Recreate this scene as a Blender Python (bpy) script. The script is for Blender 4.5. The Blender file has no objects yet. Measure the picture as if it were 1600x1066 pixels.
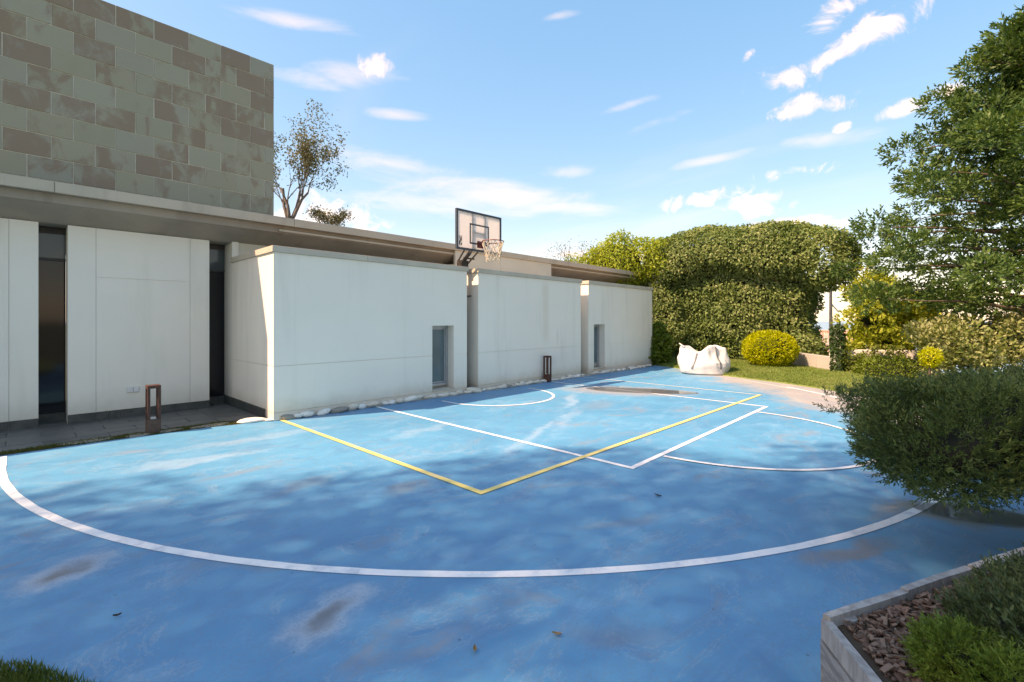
import bpy, bmesh, math, random
import numpy as np
from mathutils import Vector, Matrix, noise as mnoise

rng = np.random.default_rng(7)
random.seed(7)
R = math.radians
scene = bpy.context.scene
C = scene.collection

# ------------------------------------------------------------------ camera
F_PX, HOR, EYE, YAW = 727.0, 501.6, 1.6, 43.32
cam_d = bpy.data.cameras.new('camera'); cam = bpy.data.objects.new('camera', cam_d); C.objects.link(cam)
cam_d.sensor_width = 36.0; cam_d.sensor_fit = 'HORIZONTAL'
cam_d.lens = F_PX / 1600 * 36
cam_d.shift_y = (HOR - 533) / 1600
cam_d.clip_start = 0.05; cam_d.clip_end = 20000
cam.location = (0, 0, EYE); cam.rotation_euler = (R(90), 0, R(YAW - 90))
scene.camera = cam
ST, CT = math.sin(R(YAW)), math.cos(R(YAW))

# ------------------------------------------------------------------ sun + sky
SUN = Vector((-1.0, 0.40, 1.17)).normalized()          # towards the sun
sun_d = bpy.data.lights.new('sun', 'SUN'); sun = bpy.data.objects.new('sun', sun_d); C.objects.link(sun)
sun_d.energy = 2.0; sun_d.angle = R(0.55); sun_d.color = (1.0, 0.93, 0.82)
sun.rotation_euler = SUN.to_track_quat('Z', 'Y').to_euler()
sun.location = (-8, 3, 14)
SKY_STRENGTH = 0.15
scene.view_settings.view_transform = 'Standard'; scene.view_settings.look = 'None'
scene.view_settings.exposure = 1.98; scene.view_settings.gamma = 1.0
scene.view_settings.use_curve_mapping = False
scene.view_settings.use_white_balance = True; scene.view_settings.white_balance_temperature = 10300; scene.view_settings.white_balance_tint = 30   # camera balanced for open shade
scene.render.engine = 'CYCLES'
scene.cycles.max_bounces = 8; scene.cycles.diffuse_bounces = 4
scene.cycles.transparent_max_bounces = 8

world = bpy.data.worlds.new('World'); scene.world = world; world.use_nodes = True
wn, wl = world.node_tree.nodes, world.node_tree.links
wn.clear()
def N(tree, typ, **kw):
    n = tree.nodes.new(typ)
    for k, v in kw.items(): setattr(n, k, v)
    return n
def mathn(tree, op, a, b=None, c=None, clamp=False):
    n = N(tree, 'ShaderNodeMath', operation=op); n.use_clamp = clamp
    for i, v in enumerate((a, b, c)):
        if v is None: continue
        if isinstance(v, (int, float)): n.inputs[i].default_value = v
        else: tree.links.new(v, n.inputs[i])
    return n.outputs[0]
def vdot(tree, vec, d):
    n = N(tree, 'ShaderNodeVectorMath', operation='DOT_PRODUCT')
    tree.links.new(vec, n.inputs[0]); n.inputs[1].default_value = d
    return n.outputs['Value']
def smooth(tree, val, lo, hi, out0=0.0, out1=1.0):
    n = N(tree, 'ShaderNodeMapRange', interpolation_type='SMOOTHSTEP')
    tree.links.new(val, n.inputs[0])
    n.inputs[1].default_value = lo; n.inputs[2].default_value = hi
    n.inputs[3].default_value = out0; n.inputs[4].default_value = out1
    return n.outputs[0]
def mixc(tree, fac, a, b, blend='MIX'):
    n = N(tree, 'ShaderNodeMix', data_type='RGBA', blend_type=blend)
    for sock, v in ((n.inputs[0], fac), (n.inputs[6], a), (n.inputs[7], b)):
        if isinstance(v, (int, float)): sock.default_value = v
        elif isinstance(v, (tuple, list)): sock.default_value = (*v[:3], 1.0)
        else: tree.links.new(v, sock)
    return n.outputs[2]
def raydir(px, py):
    X, Z = (px - 800) / F_PX, (HOR - py) / F_PX
    return Vector((X * ST + CT, -X * CT + ST, Z)).normalized()

wt = world.node_tree
w_out = N(wt, 'ShaderNodeOutputWorld'); w_bg = N(wt, 'ShaderNodeBackground')
w_bg.inputs['Strength'].default_value = SKY_STRENGTH
sky = N(wt, 'ShaderNodeTexSky', sky_type='NISHITA')
sky.sun_disc = False
sky.sun_elevation = math.asin(SUN.z); sky.sun_rotation = math.atan2(SUN.x, SUN.y)
sky.altitude = 50; sky.air_density = 1.0; sky.dust_density = 0.8; sky.ozone_density = 3.5
tc = N(wt, 'ShaderNodeTexCoord')
DIR = tc.outputs['Generated']
# thin high cloud everywhere: noise on a plane far overhead
sep = N(wt, 'ShaderNodeSeparateXYZ'); wl.new(DIR, sep.inputs[0])
zz = mathn(wt, 'ADD', mathn(wt, 'MAXIMUM', sep.outputs[2], 0.0), 0.18)
cmb = N(wt, 'ShaderNodeCombineXYZ')
wl.new(mathn(wt, 'DIVIDE', sep.outputs[0], zz), cmb.inputs[0]); wl.new(mathn(wt, 'DIVIDE', sep.outputs[1], zz), cmb.inputs[1])
mp = N(wt, 'ShaderNodeMapping'); wl.new(cmb.outputs[0], mp.inputs[0])
mp.inputs['Rotation'].default_value = (0, 0, R(52)); mp.inputs['Scale'].default_value = (0.9, 0.32, 1)
n1 = N(wt, 'ShaderNodeTexNoise'); wl.new(mp.outputs[0], n1.inputs['Vector'])
n1.inputs['Scale'].default_value = 1.6; n1.inputs['Detail'].default_value = 4; n1.inputs['Roughness'].default_value = 0.58; n1.inputs['Distortion'].default_value = 0.4
cirrus = smooth(wt, n1.outputs['Fac'], 0.52, 0.82, 0.0, 0.22)
# the separate clouds, each at its own bearing and height
n2 = N(wt, 'ShaderNodeTexNoise'); wl.new(DIR, n2.inputs['Vector'])
n2.inputs['Scale'].default_value = 17; n2.inputs['Detail'].default_value = 7; n2.inputs['Roughness'].default_value = 0.64; n2.inputs['Distortion'].default_value = 0.7
mp3 = N(wt, 'ShaderNodeMapping'); wl.new(DIR, mp3.inputs[0]); mp3.inputs['Scale'].default_value = (1, 1, 4.0)
n3 = N(wt, 'ShaderNodeTexNoise'); wl.new(mp3.outputs[0], n3.inputs['Vector'])
n3.inputs['Scale'].default_value = 6.5; n3.inputs['Detail'].default_value = 5; n3.inputs['Roughness'].default_value = 0.6; n3.inputs['Distortion'].default_value = 0.5
def cloud_masks(items):
    """distance (in cloud radii) to the nearest of the listed clouds: centre px, py, half sizes, tilt"""
    tot = None
    for (px, py, wx, wy, rot, amp) in items:
        d = raydir(px, py)
        right = Vector((d.y, -d.x, 0)).normalized(); up = right.cross(d)
        cr, sr = math.cos(R(rot)), math.sin(R(rot))
        r2 = right * cr + up * sr; u2 = up * cr - right * sr
        eul = Matrix((r2, d, u2)).transposed().to_euler('XYZ')
        m_ = N(wt, 'ShaderNodeMapping', vector_type='TEXTURE'); wl.new(DIR, m_.inputs[0])
        m_.inputs['Location'].default_value = d; m_.inputs['Rotation'].default_value = eul
        k = (0.55 + .6 * amp) * 1.28 * raydir(px, py).dot(raydir(800, HOR)) / F_PX
        m_.inputs['Scale'].default_value = (wx * k, .8, wy * k)
        ln = N(wt, 'ShaderNodeVectorMath', operation='LENGTH'); wl.new(m_.outputs[0], ln.inputs[0])
        tot = ln.outputs['Value'] if tot is None else mathn(wt, 'MINIMUM', tot, ln.outputs['Value'])
    return smooth(wt, tot, 0.0, 1.35, 1.0, 0.0)
puffs = cloud_masks([(1370, 42, 75, 24, 14, 1.0), (1300, 28, 45, 22, 20, .95), (1235, 118, 48, 20, 5, 1.0), (1290, 95, 45, 16, 30, .85),
                     (1268, 166, 52, 17, -3, 1.0), (1418, 166, 34, 13, 12, .9), (1480, 140, 26, 13, 0, .85), (1315, 200, 14, 11, 0, .75),
                     (1090, 312, 58, 14, 8, 1.0), (1182, 319, 52, 17, 0, 1.05), (1240, 268, 52, 11, 0, .9), (1245, 346, 60, 9, 0, .75), (1300, 349, 40, 10, 0, .8),
                     (1170, 85, 22, 9, 25, .7), (520, 338, 62, 26, -12, 1.25), (450, 350, 60, 30, 0, 1.2), (1000, 400, 150, 9, -3, .7), (590, 105, 50, 18, 4, .85)])
wisps = cloud_masks([(545, 115, 100, 22, 2, .95), (470, 120, 80, 20, 0, .75), (620, 180, 80, 14, 0, .6), (600, 262, 130, 30, -10, .95),
                     (760, 300, 190, 34, -7, 1.0), (680, 320, 170, 26, 0, .9), (890, 270, 60, 13, 3, .8), (880, 325, 130, 16, -4, .75), (1010, 200, 90, 15, 14, .6),
                     (980, 165, 60, 10, 10, .55), (470, 35, 130, 16, 4, .55), (870, 25, 50, 10, 4, .45), (1290, 215, 130, 18, -4, .55), (1130, 245, 130, 14, 5, .45)])
pa = smooth(wt, mathn(wt, 'ADD', puffs, mathn(wt, 'MULTIPLY', mathn(wt, 'SUBTRACT', n2.outputs['Fac'], 0.5), 3.2)), 0.40, 1.40, 0.0, 0.95)
pa = mathn(wt, 'MULTIPLY', pa, smooth(wt, puffs, .08, .40))
wa = smooth(wt, mathn(wt, 'ADD', wisps, mathn(wt, 'MULTIPLY', mathn(wt, 'SUBTRACT', n3.outputs['Fac'], 0.5), 1.5)), 0.45, 1.40, 0.0, 0.42)
cl = mathn(wt, 'MAXIMUM', mathn(wt, 'MAXIMUM', pa, wa), cirrus)
gam = N(wt, 'ShaderNodeGamma'); gam.inputs[1].default_value = 0.42; wl.new(sky.outputs[0], gam.inputs[0])      # evens out horizon and zenith
hsv = N(wt, 'ShaderNodeHueSaturation'); hsv.inputs['Saturation'].default_value = 2.2; hsv.inputs['Value'].default_value = 1.36; wl.new(gam.outputs[0], hsv.inputs['Color'])
skyc = hsv.outputs[0]
col = mixc(wt, cl, skyc, (2.35, 2.35, 2.4))
world.cycles.sampling_method = 'MANUAL'; world.cycles.sample_map_resolution = 256
wl.new(col, w_bg.inputs['Color']); wl.new(w_bg.outputs[0], w_out.inputs[0])

# ------------------------------------------------------------------ materials
MATS = {}
def new_mat(name):
    m = bpy.data.materials.new(name); m.use_nodes = True
    t = m.node_tree; b = t.nodes['Principled BSDF']
    MATS[name] = m
    return m, t, b
def pos(t):
    return N(t, 'ShaderNodeNewGeometry').outputs['Position']
def tnoise(t, vec, scale, detail=5, rough=0.55, dist=0.0, stretch=None):
    if stretch:
        mp_ = N(t, 'ShaderNodeMapping'); t.links.new(vec, mp_.inputs[0]); mp_.inputs['Scale'].default_value = stretch; vec = mp_.outputs[0]
    n = N(t, 'ShaderNodeTexNoise'); t.links.new(vec, n.inputs['Vector'])
    n.inputs['Scale'].default_value = scale; n.inputs['Detail'].default_value = detail
    n.inputs['Roughness'].default_value = rough; n.inputs['Distortion'].default_value = dist
    return n.outputs['Fac']
def bump(t, b, h, strength=0.3, dist=0.01):
    n = N(t, 'ShaderNodeBump'); n.inputs['Strength'].default_value = strength; n.inputs['Distance'].default_value = dist
    t.links.new(h, n.inputs['Height']); t.links.new(n.outputs[0], b.inputs['Normal'])
def simple(name, c1, c2=None, scale=8.0, rough=0.6, bmp=0.0, spec=0.4, metal=0.0, lo=.35, hi=.65, stretch=None, bscale=None):
    m, t, b = new_mat(name)
    b.inputs['Roughness'].default_value = rough; b.inputs['Metallic'].default_value = metal
    b.inputs['Specular IOR Level'].default_value = spec
    p = N(t, 'ShaderNodeTexCoord').outputs['Object']
    if c2:
        f = smooth(t, tnoise(t, p, scale, 6, .6, .2, stretch), lo, hi)
        t.links.new(mixc(t, f, c1, c2), b.inputs['Base Color'])
    else:
        b.inputs['Base Color'].default_value = (*c1, 1)
    if bmp: bump(t, b, tnoise(t, p, bscale or scale * 6, 4, .6), bmp, 0.006)
    return m

def leaf_mat(name, cols, transl=0.35, rough=0.5, noise_scale=1.2, spec=0.35):
    """Leaf colour differs from leaf to leaf and in loose drifts; light shines through a little."""
    m, t, b = new_mat(name)
    g = N(t, 'ShaderNodeNewGeometry')
    ramp = N(t, 'ShaderNodeValToRGB'); cr = ramp.color_ramp
    while len(cr.elements) < len(cols): cr.elements.new(0.5)
    for i, c in enumerate(cols):
        cr.elements[i].position = i / (len(cols) - 1); cr.elements[i].color = (*c, 1)
    dr = tnoise(t, g.outputs['Position'], noise_scale, 3)
    f = mathn(t, 'ADD', mathn(t, 'MULTIPLY', g.outputs['Random Per Island'], 0.65), mathn(t, 'MULTIPLY', smooth(t, dr, .3, .7), 0.35))
    t.links.new(f, ramp.inputs[0])
    t.links.new(ramp.outputs[0], b.inputs['Base Color'])
    b.inputs['Roughness'].default_value = rough; b.inputs['Specular IOR Level'].default_value = spec
    tr = N(t, 'ShaderNodeBsdfTranslucent'); mx = N(t, 'ShaderNodeMixShader'); mx.inputs[0].default_value = transl
    br = mixc(t, 1.0, ramp.outputs[0], (1.25, 1.2, 0.6), 'MULTIPLY'); t.links.new(br, tr.inputs[0])
    out = t.nodes['Material Output']
    t.links.new(b.outputs[0], mx.inputs[1]); t.links.new(tr.outputs[0], mx.inputs[2]); t.links.new(mx.outputs[0], out.inputs[0])
    return m

# painted court: blue acrylic, worn, stained and bleached
def court_mat():
    m, t, b = new_mat('court_paint')
    p = pos(t)
    sp = N(t, 'ShaderNodeSeparateXYZ'); t.links.new(p, sp.inputs[0])
    blue = mixc(t, smooth(t, tnoise(t, p, 0.55, 6, .6, .6), .3, .7), (0.036, 0.265, 0.440), (0.056, 0.325, 0.510))
    # streaky wear, swept roughly along the court
    wst = tnoise(t, p, 1.5, 8, .65, .9, (1.0, 2.1, 1))
    col = mixc(t, smooth(t, wst, .48, .78, 0, .48), blue, (0.22, 0.43, 0.57))
    dst = tnoise(t, p, 2.3, 7, .62, .5)
    col = mixc(t, smooth(t, dst, .50, .74, 0, .6), col, (0.050, 0.220, 0.39))
    # rusty, earthy film in patches
    ru = tnoise(t, p, 0.95, 8, .68, 1.1, (1.0, 1.7, 1))
    col = mixc(t, smooth(t, ru, .545, .72, 0, .62), col, (0.285, 0.255, 0.25))
    rim_ = mathn(t, 'ABSOLUTE', mathn(t, 'SUBTRACT', ru, .565)); col = mixc(t, smooth(t, rim_, .0, .010, .30, 0), col, (.40, .44, .46))
    wv = N(t, 'ShaderNodeVectorMath', operation='MULTIPLY_ADD')
    nn = N(t, 'ShaderNodeTexNoise'); t.links.new(p, nn.inputs['Vector']); nn.inputs['Scale'].default_value = 2.2; nn.inputs['Detail'].default_value = 6
    t.links.new(nn.outputs['Color'], wv.inputs[0]); wv.inputs[1].default_value = (.55, .55, 0); t.links.new(p, wv.inputs[2])
    off = N(t, 'ShaderNodeVectorMath', operation='SUBTRACT'); t.links.new(wv.outputs[0], off.inputs[0]); off.inputs[1].default_value = (.275, .275, 0)
    def spot(x, y, sx, sy, rot):
        mpp = N(t, 'ShaderNodeMapping', vector_type='TEXTURE'); t.links.new(off.outputs[0], mpp.inputs[0])
        mpp.inputs['Location'].default_value = (x, y, 0); mpp.inputs['Rotation'].default_value = (0, 0, R(rot)); mpp.inputs['Scale'].default_value = (sx, sy, 1e6)
        ln = N(t, 'ShaderNodeVectorMath', operation='LENGTH'); t.links.new(mpp.outputs[0], ln.inputs[0])
        return ln.outputs['Value']
    fine = tnoise(t, p, 60, 3, .7)
    gr = tnoise(t, p, 9, 6, .7)
    def patch(col, x, y, sx, sy, rot, colr, amp, inner=0.25, outer=1.1):
        f = smooth(t, mathn(t, 'ADD', spot(x, y, sx, sy, rot), mathn(t, 'MULTIPLY', mathn(t, 'SUBTRACT', gr, .5), .9)), inner, outer, amp, 0)
        return mixc(t, f, col, colr)
    # two spots worn through to the screed: pale ring, dark heart
    for (x, y, s) in ((1.16, 2.50, .30), (0.20, 4.08, .34)):
        col = patch(col, x, y, s, s * .8, 20, (0.40, 0.47, 0.52), .80)
        col = patch(col, x, y, s * .42, s * .36, 20, (0.13, 0.12, 0.11), .75, 0.1, 1.2)
    for (x, y, sx, sy, rot, a) in ((3.95, 0.52, .55, .13, -28, .75), (3.3, 1.9, .5, .12, -30, .3), (2.55, 3.75, .30, .14, 20, .45), (1.9, 4.6, .5, .15, 10, .3),
                                   (5.2, .25, .6, .15, -28, .6), (2.1, 1.25, .35, .12, -40, .3), (1.6, 5.45, .5, .14, 0, .35), (7.6, 4.9, .8, .3, 20, .25), (1.1, 3.3, .5, .1, -45, .3)):
        col = patch(col, x, y, sx, sy, rot, (0.27, 0.225, 0.19), a)
    # chalky pale sweeps
    for (x, y, sx, sy, rot, a) in ((1.35, 6.3, .9, .2, -10, .30), (6.2, 4.6, 1.2, .18, 25, .22), (5.0, 4.3, 1.4, .10, 22, .30), (7.7, 5.6, 1.0, .16, 30, .35), (4.1, 5.6, .8, .2, 10, .25), (2.2, 6.9, 1.4, .2, -6, .25)):
        col = patch(col, x, y, sx, sy, rot, (0.50, 0.58, 0.63), a)
    # silt washed over the far corner and round the far puddle
    line = mathn(t, 'ADD', mathn(t, 'MULTIPLY', mathn(t, 'SUBTRACT', sp.outputs[0], 10.75), .715), mathn(t, 'MULTIPLY', mathn(t, 'SUBTRACT', sp.outputs[1], 2.6), -.70))
    line = mathn(t, 'ADD', line, mathn(t, 'MULTIPLY', mathn(t, 'SUBTRACT', tnoise(t, p, .8, 7, .65, .6), .5), 3.0))
    tan = mixc(t, smooth(t, tnoise(t, p, 1.6, 6, .6), .3, .7), (0.47, 0.40, 0.335), (0.36, 0.33, 0.31))
    col = mixc(t, smooth(t, line, -.35, .75, 0, .93), col, tan)
    col = patch(col, 9.55, 5.45, 1.5, .75, -62, (0.36, 0.33, 0.30), .8, .5, 1.25)
    col = patch(col, 5.42, -.14, .62, .34, -65, (0.24, 0.20, 0.13), .80, .5, 1.25)
    # grime along the wall edge
    col = mixc(t, smooth(t, mathn(t, 'ADD', fine, mathn(t, 'MULTIPLY', gr, .6)), .70, 1.05, 0, .55), col, (0.13, 0.23, 0.33))
    speck = N(t, 'ShaderNodeTexVoronoi'); t.links.new(p, speck.inputs['Vector']); speck.inputs['Scale'].default_value = 5.5
    col = mixc(t, smooth(t, speck.outputs['Distance'], .03, .06, .55, 0), col, (0.07, 0.09, 0.11))
    t.links.new(col, b.inputs['Base Color'])
    t.links.new(smooth(t, wst, .3, .8, .50, .72), b.inputs['Roughness'])
    b.inputs['Specular IOR Level'].default_value = .35
    bump(t, b, mathn(t, 'ADD', tnoise(t, p, 140, 3, .7), mathn(t, 'MULTIPLY', gr, .8)), .25, .004)
    return m
court_mat()
def line_mat(name, c, worn):
    m, t, b = new_mat(name); p = pos(t)
    f = smooth(t, mathn(t, 'ADD', tnoise(t, p, 7, 7, .7), mathn(t, 'MULTIPLY', mathn(t, 'SUBTRACT', tnoise(t, p, .7, 3), .5), .5)), .44, .76, 0, .85)
    col = mixc(t, f, c, worn)
    t.links.new(mixc(t, smooth(t, tnoise(t, p, 90, 3, .7), .55, .75, 0, .35), col, worn), b.inputs['Base Color'])
    b.inputs['Roughness'].default_value = .6
line_mat('line_white', (.84, .84, .82), (.45, .52, .58)); line_mat('line_yellow', (.78, .62, .20), (.62, .56, .36)); line_mat('line_faded', (.66, .66, .60), (.40, .42, .42))

def wall_mat(name, base, alt, dirt_top, dirt, streaks=()):
    m, t, b = new_mat(name); p = pos(t)
    sp = N(t, 'ShaderNodeSeparateXYZ'); t.links.new(p, sp.inputs[0])
    col = mixc(t, smooth(t, tnoise(t, p, .9, 6, .6, .3), .3, .7), base, alt)
    vst = tnoise(t, p, 3.0, 5, .6, .2, (1, 1, .10))
    col = mixc(t, smooth(t, vst, .50, .80, 0, .34), col, (.52, .46, .37))
    if dirt_top:
        zf = mathn(t, 'ADD', sp.outputs[2], mathn(t, 'MULTIPLY', mathn(t, 'SUBTRACT', tnoise(t, p, 3.5, 6, .65), .5), .35))
        col = mixc(t, smooth(t, zf, .02, dirt_top, .75, 0), col, dirt)
    for (x, w, z0, z1, a, c) in streaks:
        dx = mathn(t, 'DIVIDE', mathn(t, 'ABSOLUTE', mathn(t, 'SUBTRACT', sp.outputs[0], x)), w)
        f = mathn(t, 'MULTIPLY', smooth(t, mathn(t, 'ADD', dx, mathn(t, 'MULTIPLY', mathn(t, 'SUBTRACT', vst, .5), 1.4)), .2, 1.1, a, 0),
                  mathn(t, 'MULTIPLY', smooth(t, sp.outputs[2], z0, z0 + .4), smooth(t, sp.outputs[2], z1 - .3, z1, 1, 0)))
        col = mixc(t, f, col, c)
    t.links.new(col, b.inputs['Base Color']); b.inputs['Roughness'].default_value = .75; b.inputs['Specular IOR Level'].default_value = .25
    bump(t, b, mathn(t, 'ADD', tnoise(t, p, 120, 3, .6), mathn(t, 'MULTIPLY', tnoise(t, p, 6, 4), 1.5)), .18, .003)
wall_mat('render_white', (.86, .775, .665), (.83, .75, .65), .42, (.60, .50, .39),
         ((9.62, .18, .9, 2.75, .45, (.72, .58, .44)), (10.15, .05, .75, 1.5, .3, (.55, .51, .44)), (9.95, .22, .2, .75, .30, (.52, .48, .44)), (10.9, .10, .3, 2.7, .15, (.66, .58, .48)), (15.55, .14, .05, .7, .45, (.40, .36, .26))))
wall_mat('plinth_render', (.63, .52, .42), (.68, .60, .52), 0, (.5, .4, .3))
wall_mat('panel_grey', (.80, .735, .635), (.77, .71, .62), .55, (.55, .49, .40))
wall_mat('clerestory_render', (.66, .60, .49), (.60, .54, .44), 0, (.5, .4, .3))
def concrete(name, a, b_, c):
    m, t, b = new_mat(name); p = pos(t)
    col = mixc(t, smooth(t, tnoise(t, p, 1.1, 7, .62, .4), .3, .7), a, b_)
    col = mixc(t, smooth(t, tnoise(t, p, 2.2, 6, .6, .3, (1, 1, .15)), .55, .75, 0, .45), col, c)
    col = mixc(t, smooth(t, tnoise(t, p, 9, 6, .7), .60, .78, 0, .35), col, c)
    t.links.new(col, b.inputs['Base Color']); b.inputs['Roughness'].default_value = .8
    bump(t, b, tnoise(t, p, 60, 5, .65), .3, .004)
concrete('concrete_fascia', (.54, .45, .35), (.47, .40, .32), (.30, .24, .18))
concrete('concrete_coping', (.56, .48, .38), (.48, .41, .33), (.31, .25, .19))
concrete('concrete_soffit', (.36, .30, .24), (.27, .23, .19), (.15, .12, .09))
concrete('concrete_wall', (.46, .43, .38), (.40, .38, .34), (.28, .26, .23))
def slate_mat():
    m, t, b = new_mat('slate')
    tcn = N(t, 'ShaderNodeTexCoord'); oi = N(t, 'ShaderNodeObjectInfo')
    rv = oi.outputs['Random']
    mul = N(t, 'ShaderNodeCombineXYZ')
    for i, k in enumerate((37.1, 91.7, 53.3)): t.links.new(mathn(t, 'MULTIPLY', rv, k), mul.inputs[i])
    ad = N(t, 'ShaderNodeVectorMath', operation='ADD'); t.links.new(tcn.outputs['Object'], ad.inputs[0]); t.links.new(mul.outputs[0], ad.inputs[1])
    p = ad.outputs[0]
    ramp = N(t, 'ShaderNodeValToRGB'); cr = ramp.color_ramp
    cols = [(.310, .290, .210), (.330, .290, .205), (.340, .322, .242), (.305, .292, .232), (.350, .312, .225)]
    while len(cr.elements) < 5: cr.elements.new(.5)
    for i, c in enumerate(cols): cr.elements[i].position = i / 4; cr.elements[i].color = (*c, 1)
    t.links.new(mathn(t, 'FRACT', mathn(t, 'MULTIPLY', rv, 7.31)), ramp.inputs[0])
    col = ramp.outputs[0]
    col = mixc(t, smooth(t, tnoise(t, p, 3.5, 6, .65, .5), .35, .7, 0, .6), col, (.335, .310, .215))
    rs = tnoise(t, p, 3.0, 7, .66, .6, (1, 1, .6))
    amt = smooth(t, mathn(t, 'FRACT', mathn(t, 'MULTIPLY', rv, 13.7)), .20, .9, -.10, .14)
    col = mixc(t, smooth(t, mathn(t, 'ADD', rs, amt), .47, .62, 0, .74), col, (.265, .165, .112))
    col = mixc(t, smooth(t, tnoise(t, p, 14, 6, .7), .62, .8, 0, .4), col, (.115, .10, .08))
    t.links.new(col, b.inputs['Base Color']); b.inputs['Roughness'].default_value = .62; b.inputs['Specular IOR Level'].default_value = .35
    bump(t, b, mathn(t, 'ADD', tnoise(t, p, 9, 6, .7, .5), mathn(t, 'MULTIPLY', tnoise(t, p, 50, 4), .5)), .35, .006)
slate_mat()
def paving_mat():
    m, t, b = new_mat('slate_paving'); oi = N(t, 'ShaderNodeObjectInfo'); p = pos(t)
    col = mixc(t, oi.outputs['Random'], (.085, .085, .078), (.135, .130, .118))
    col = mixc(t, smooth(t, tnoise(t, p, 5, 6, .65, .4), .4, .75, 0, .6), col, (.16, .15, .135))
    t.links.new(col, b.inputs['Base Color']); b.inputs['Roughness'].default_value = .5
    bump(t, b, tnoise(t, p, 16, 6, .65), .3, .005)
paving_mat()
simple('skirting_stone', (.045, .050, .045), (.075, .078, .070), 7, .5, .2)
simple('mortar', (.70, .64, .52), (.60, .55, .45), 12, .9, .3)
simple('paving_joint', (.30, .29, .25), (.20, .19, .16), 9, .9, .3)
simple('pale_stone', (.78, .69, .57), (.62, .53, .43), 9, .8, .4)
simple('white_stone', (.84, .80, .73), (.70, .64, .56), 5, .75, .4)
simple('grey_stone', (.36, .33, .28), (.22, .20, .17), 9, .8, .4)
simple('ledge', (.55, .45, .36), (.36, .30, .24), 5, .9, .5)
simple('flat_stone', (.36, .29, .22), (.27, .24, .20), 6, .85, .4)
simple('rust_steel', (.125, .046, .030), (.085, .036, .026), 16, .75, .3, .3)
simple('rust_steel_worn', (.145, .070, .048), (.10, .055, .042), 16, .8, .3, .3)
simple('dark_metal', (.022, .020, .020), (.04, .035, .03), 12, .45, .1, .5)
simple('board_frame', (.040, .055, .065), (.05, .065, .075), 12, .5, .1, .5)
simple('rim_red', (.24, .045, .04), (.16, .04, .035), 12, .5, .1, .5)
simple('net_cord', (.70, .60, .46), (.58, .47, .34), 20, .9)
simple('alu', (.42, .43, .44), (.36, .37, .38), 8, .4, .05, .5, .6)
simple('socket', (.62, .61, .58), None, rough=.4)
simple('bark', (.13, .095, .07), (.075, .055, .042), 14, .9, .8, stretch=(1, 1, .3))
simple('pale_bark', (.20, .17, .145), (.13, .11, .095), 14, .9, .5, stretch=(1, 1, .3))
simple('twig', (.12, .085, .06), (.08, .06, .045), 14, .9, .4)
simple('timber_grey', (.34, .33, .31), (.20, .19, .175), 4, .85, .6, stretch=(2, 2, 9))
simple('timber_end', (.42, .40, .37), (.29, .27, .25), 6, .85, .5, stretch=(4, 4, 1))
simple('foliage_core', (.012, .018, .008), (.018, .022, .010), 4, .95)  # near-black filler for foliage cores, the inner shade put into its colour
simple('juniper_core', (.012, .018, .010), (.02, .018, .012), 6, .95)  # dark filler inside the junipers, shade painted as colour
simple('soil', (.10, .065, .042), (.065, .045, .03), 9, .95, .8)
simple('bag_woven', (.64, .63, .61), (.55, .54, .52), 4, .75, .9, bscale=22)
simple('bag_strap', (.14, .15, .16), None, rough=.7)
simple('roof_terracotta', (.46, .25, .16), (.58, .38, .27), 2.2, .85, .3)
simple('neighbour_wall', (.66, .62, .56), (.60, .56, .50), 1.2, .85, .1)
simple('stucco_white', (.74, .70, .63), (.62, .57, .50), 2.0, .85, .3)
simple('steel_pole', (.06, .065, .065), (.09, .09, .09), 5, .55, .1)
simple('lamp_grey', (.34, .37, .38), None, rough=.5)
simple('ground_earth', (.13, .115, .06), (.09, .11, .04), .4, .95, .5)
simple('dead_leaf', (.30, .20, .09), (.20, .12, .06), 20, .8)
simple('dry_leaf_dark', (.05, .04, .03), None, rough=.8)
m, t, b = new_mat('mulch'); g_ = N(t, 'ShaderNodeNewGeometry')
t.links.new(mixc(t, g_.outputs['Random Per Island'], (.085, .045, .030), (.27, .175, .125)), b.inputs['Base Color']); b.inputs['Roughness'].default_value = .85
bump(t, b, tnoise(t, g_.outputs['Position'], 120, 4), .5, .003)
m, t, b = new_mat('lawn_soil'); p = pos(t)
t.links.new(mixc(t, smooth(t, tnoise(t, p, 1.4, 6, .65), .3, .7), (.115, .175, .036), (.18, .225, .06)), b.inputs['Base Color']); b.inputs['Roughness'].default_value = .9
bump(t, b, tnoise(t, p, 60, 5, .7), .8, .02)
m, t, b = new_mat('glass_dark'); b.inputs['Base Color'].default_value = (.012, .013, .016, 1); b.inputs['Roughness'].default_value = .06; b.inputs['Specular IOR Level'].default_value = .35
m, t, b = new_mat('glass_transom'); b.inputs['Base Color'].default_value = (.055, .075, .080, 1); b.inputs['Roughness'].default_value = .15
m, t, b = new_mat('glass_teal')
p = pos(t); t.links.new(mixc(t, smooth(t, tnoise(t, p, 1.5, 4), .3, .7), (.075, .125, .135), (.105, .160, .165)), b.inputs['Base Color'])
b.inputs['Roughness'].default_value = .12; b.inputs['Specular IOR Level'].default_value = .5
m, t, b = new_mat('puddle_water'); b.inputs['Base Color'].default_value = (.045, .042, .036, 1); b.inputs['Roughness'].default_value = .04; b.inputs['IOR'].default_value = 1.33
b.inputs['Alpha'].default_value = .5
m, t, b = new_mat('sea_water'); b.inputs['Base Color'].default_value = (.10, .20, .30, 1); b.inputs['Roughness'].default_value = .25
m, t, b = new_mat('backboard_acrylic')
b.inputs['Base Color'].default_value = (.90, .88, .86, 1); b.inputs['Roughness'].default_value = .15
tr = N(t, 'ShaderNodeBsdfTranslucent'); tr.inputs[0].default_value = (.95, .91, .87, 1)
mx = N(t, 'ShaderNodeMixShader'); mx.inputs[0].default_value = .78
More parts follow.
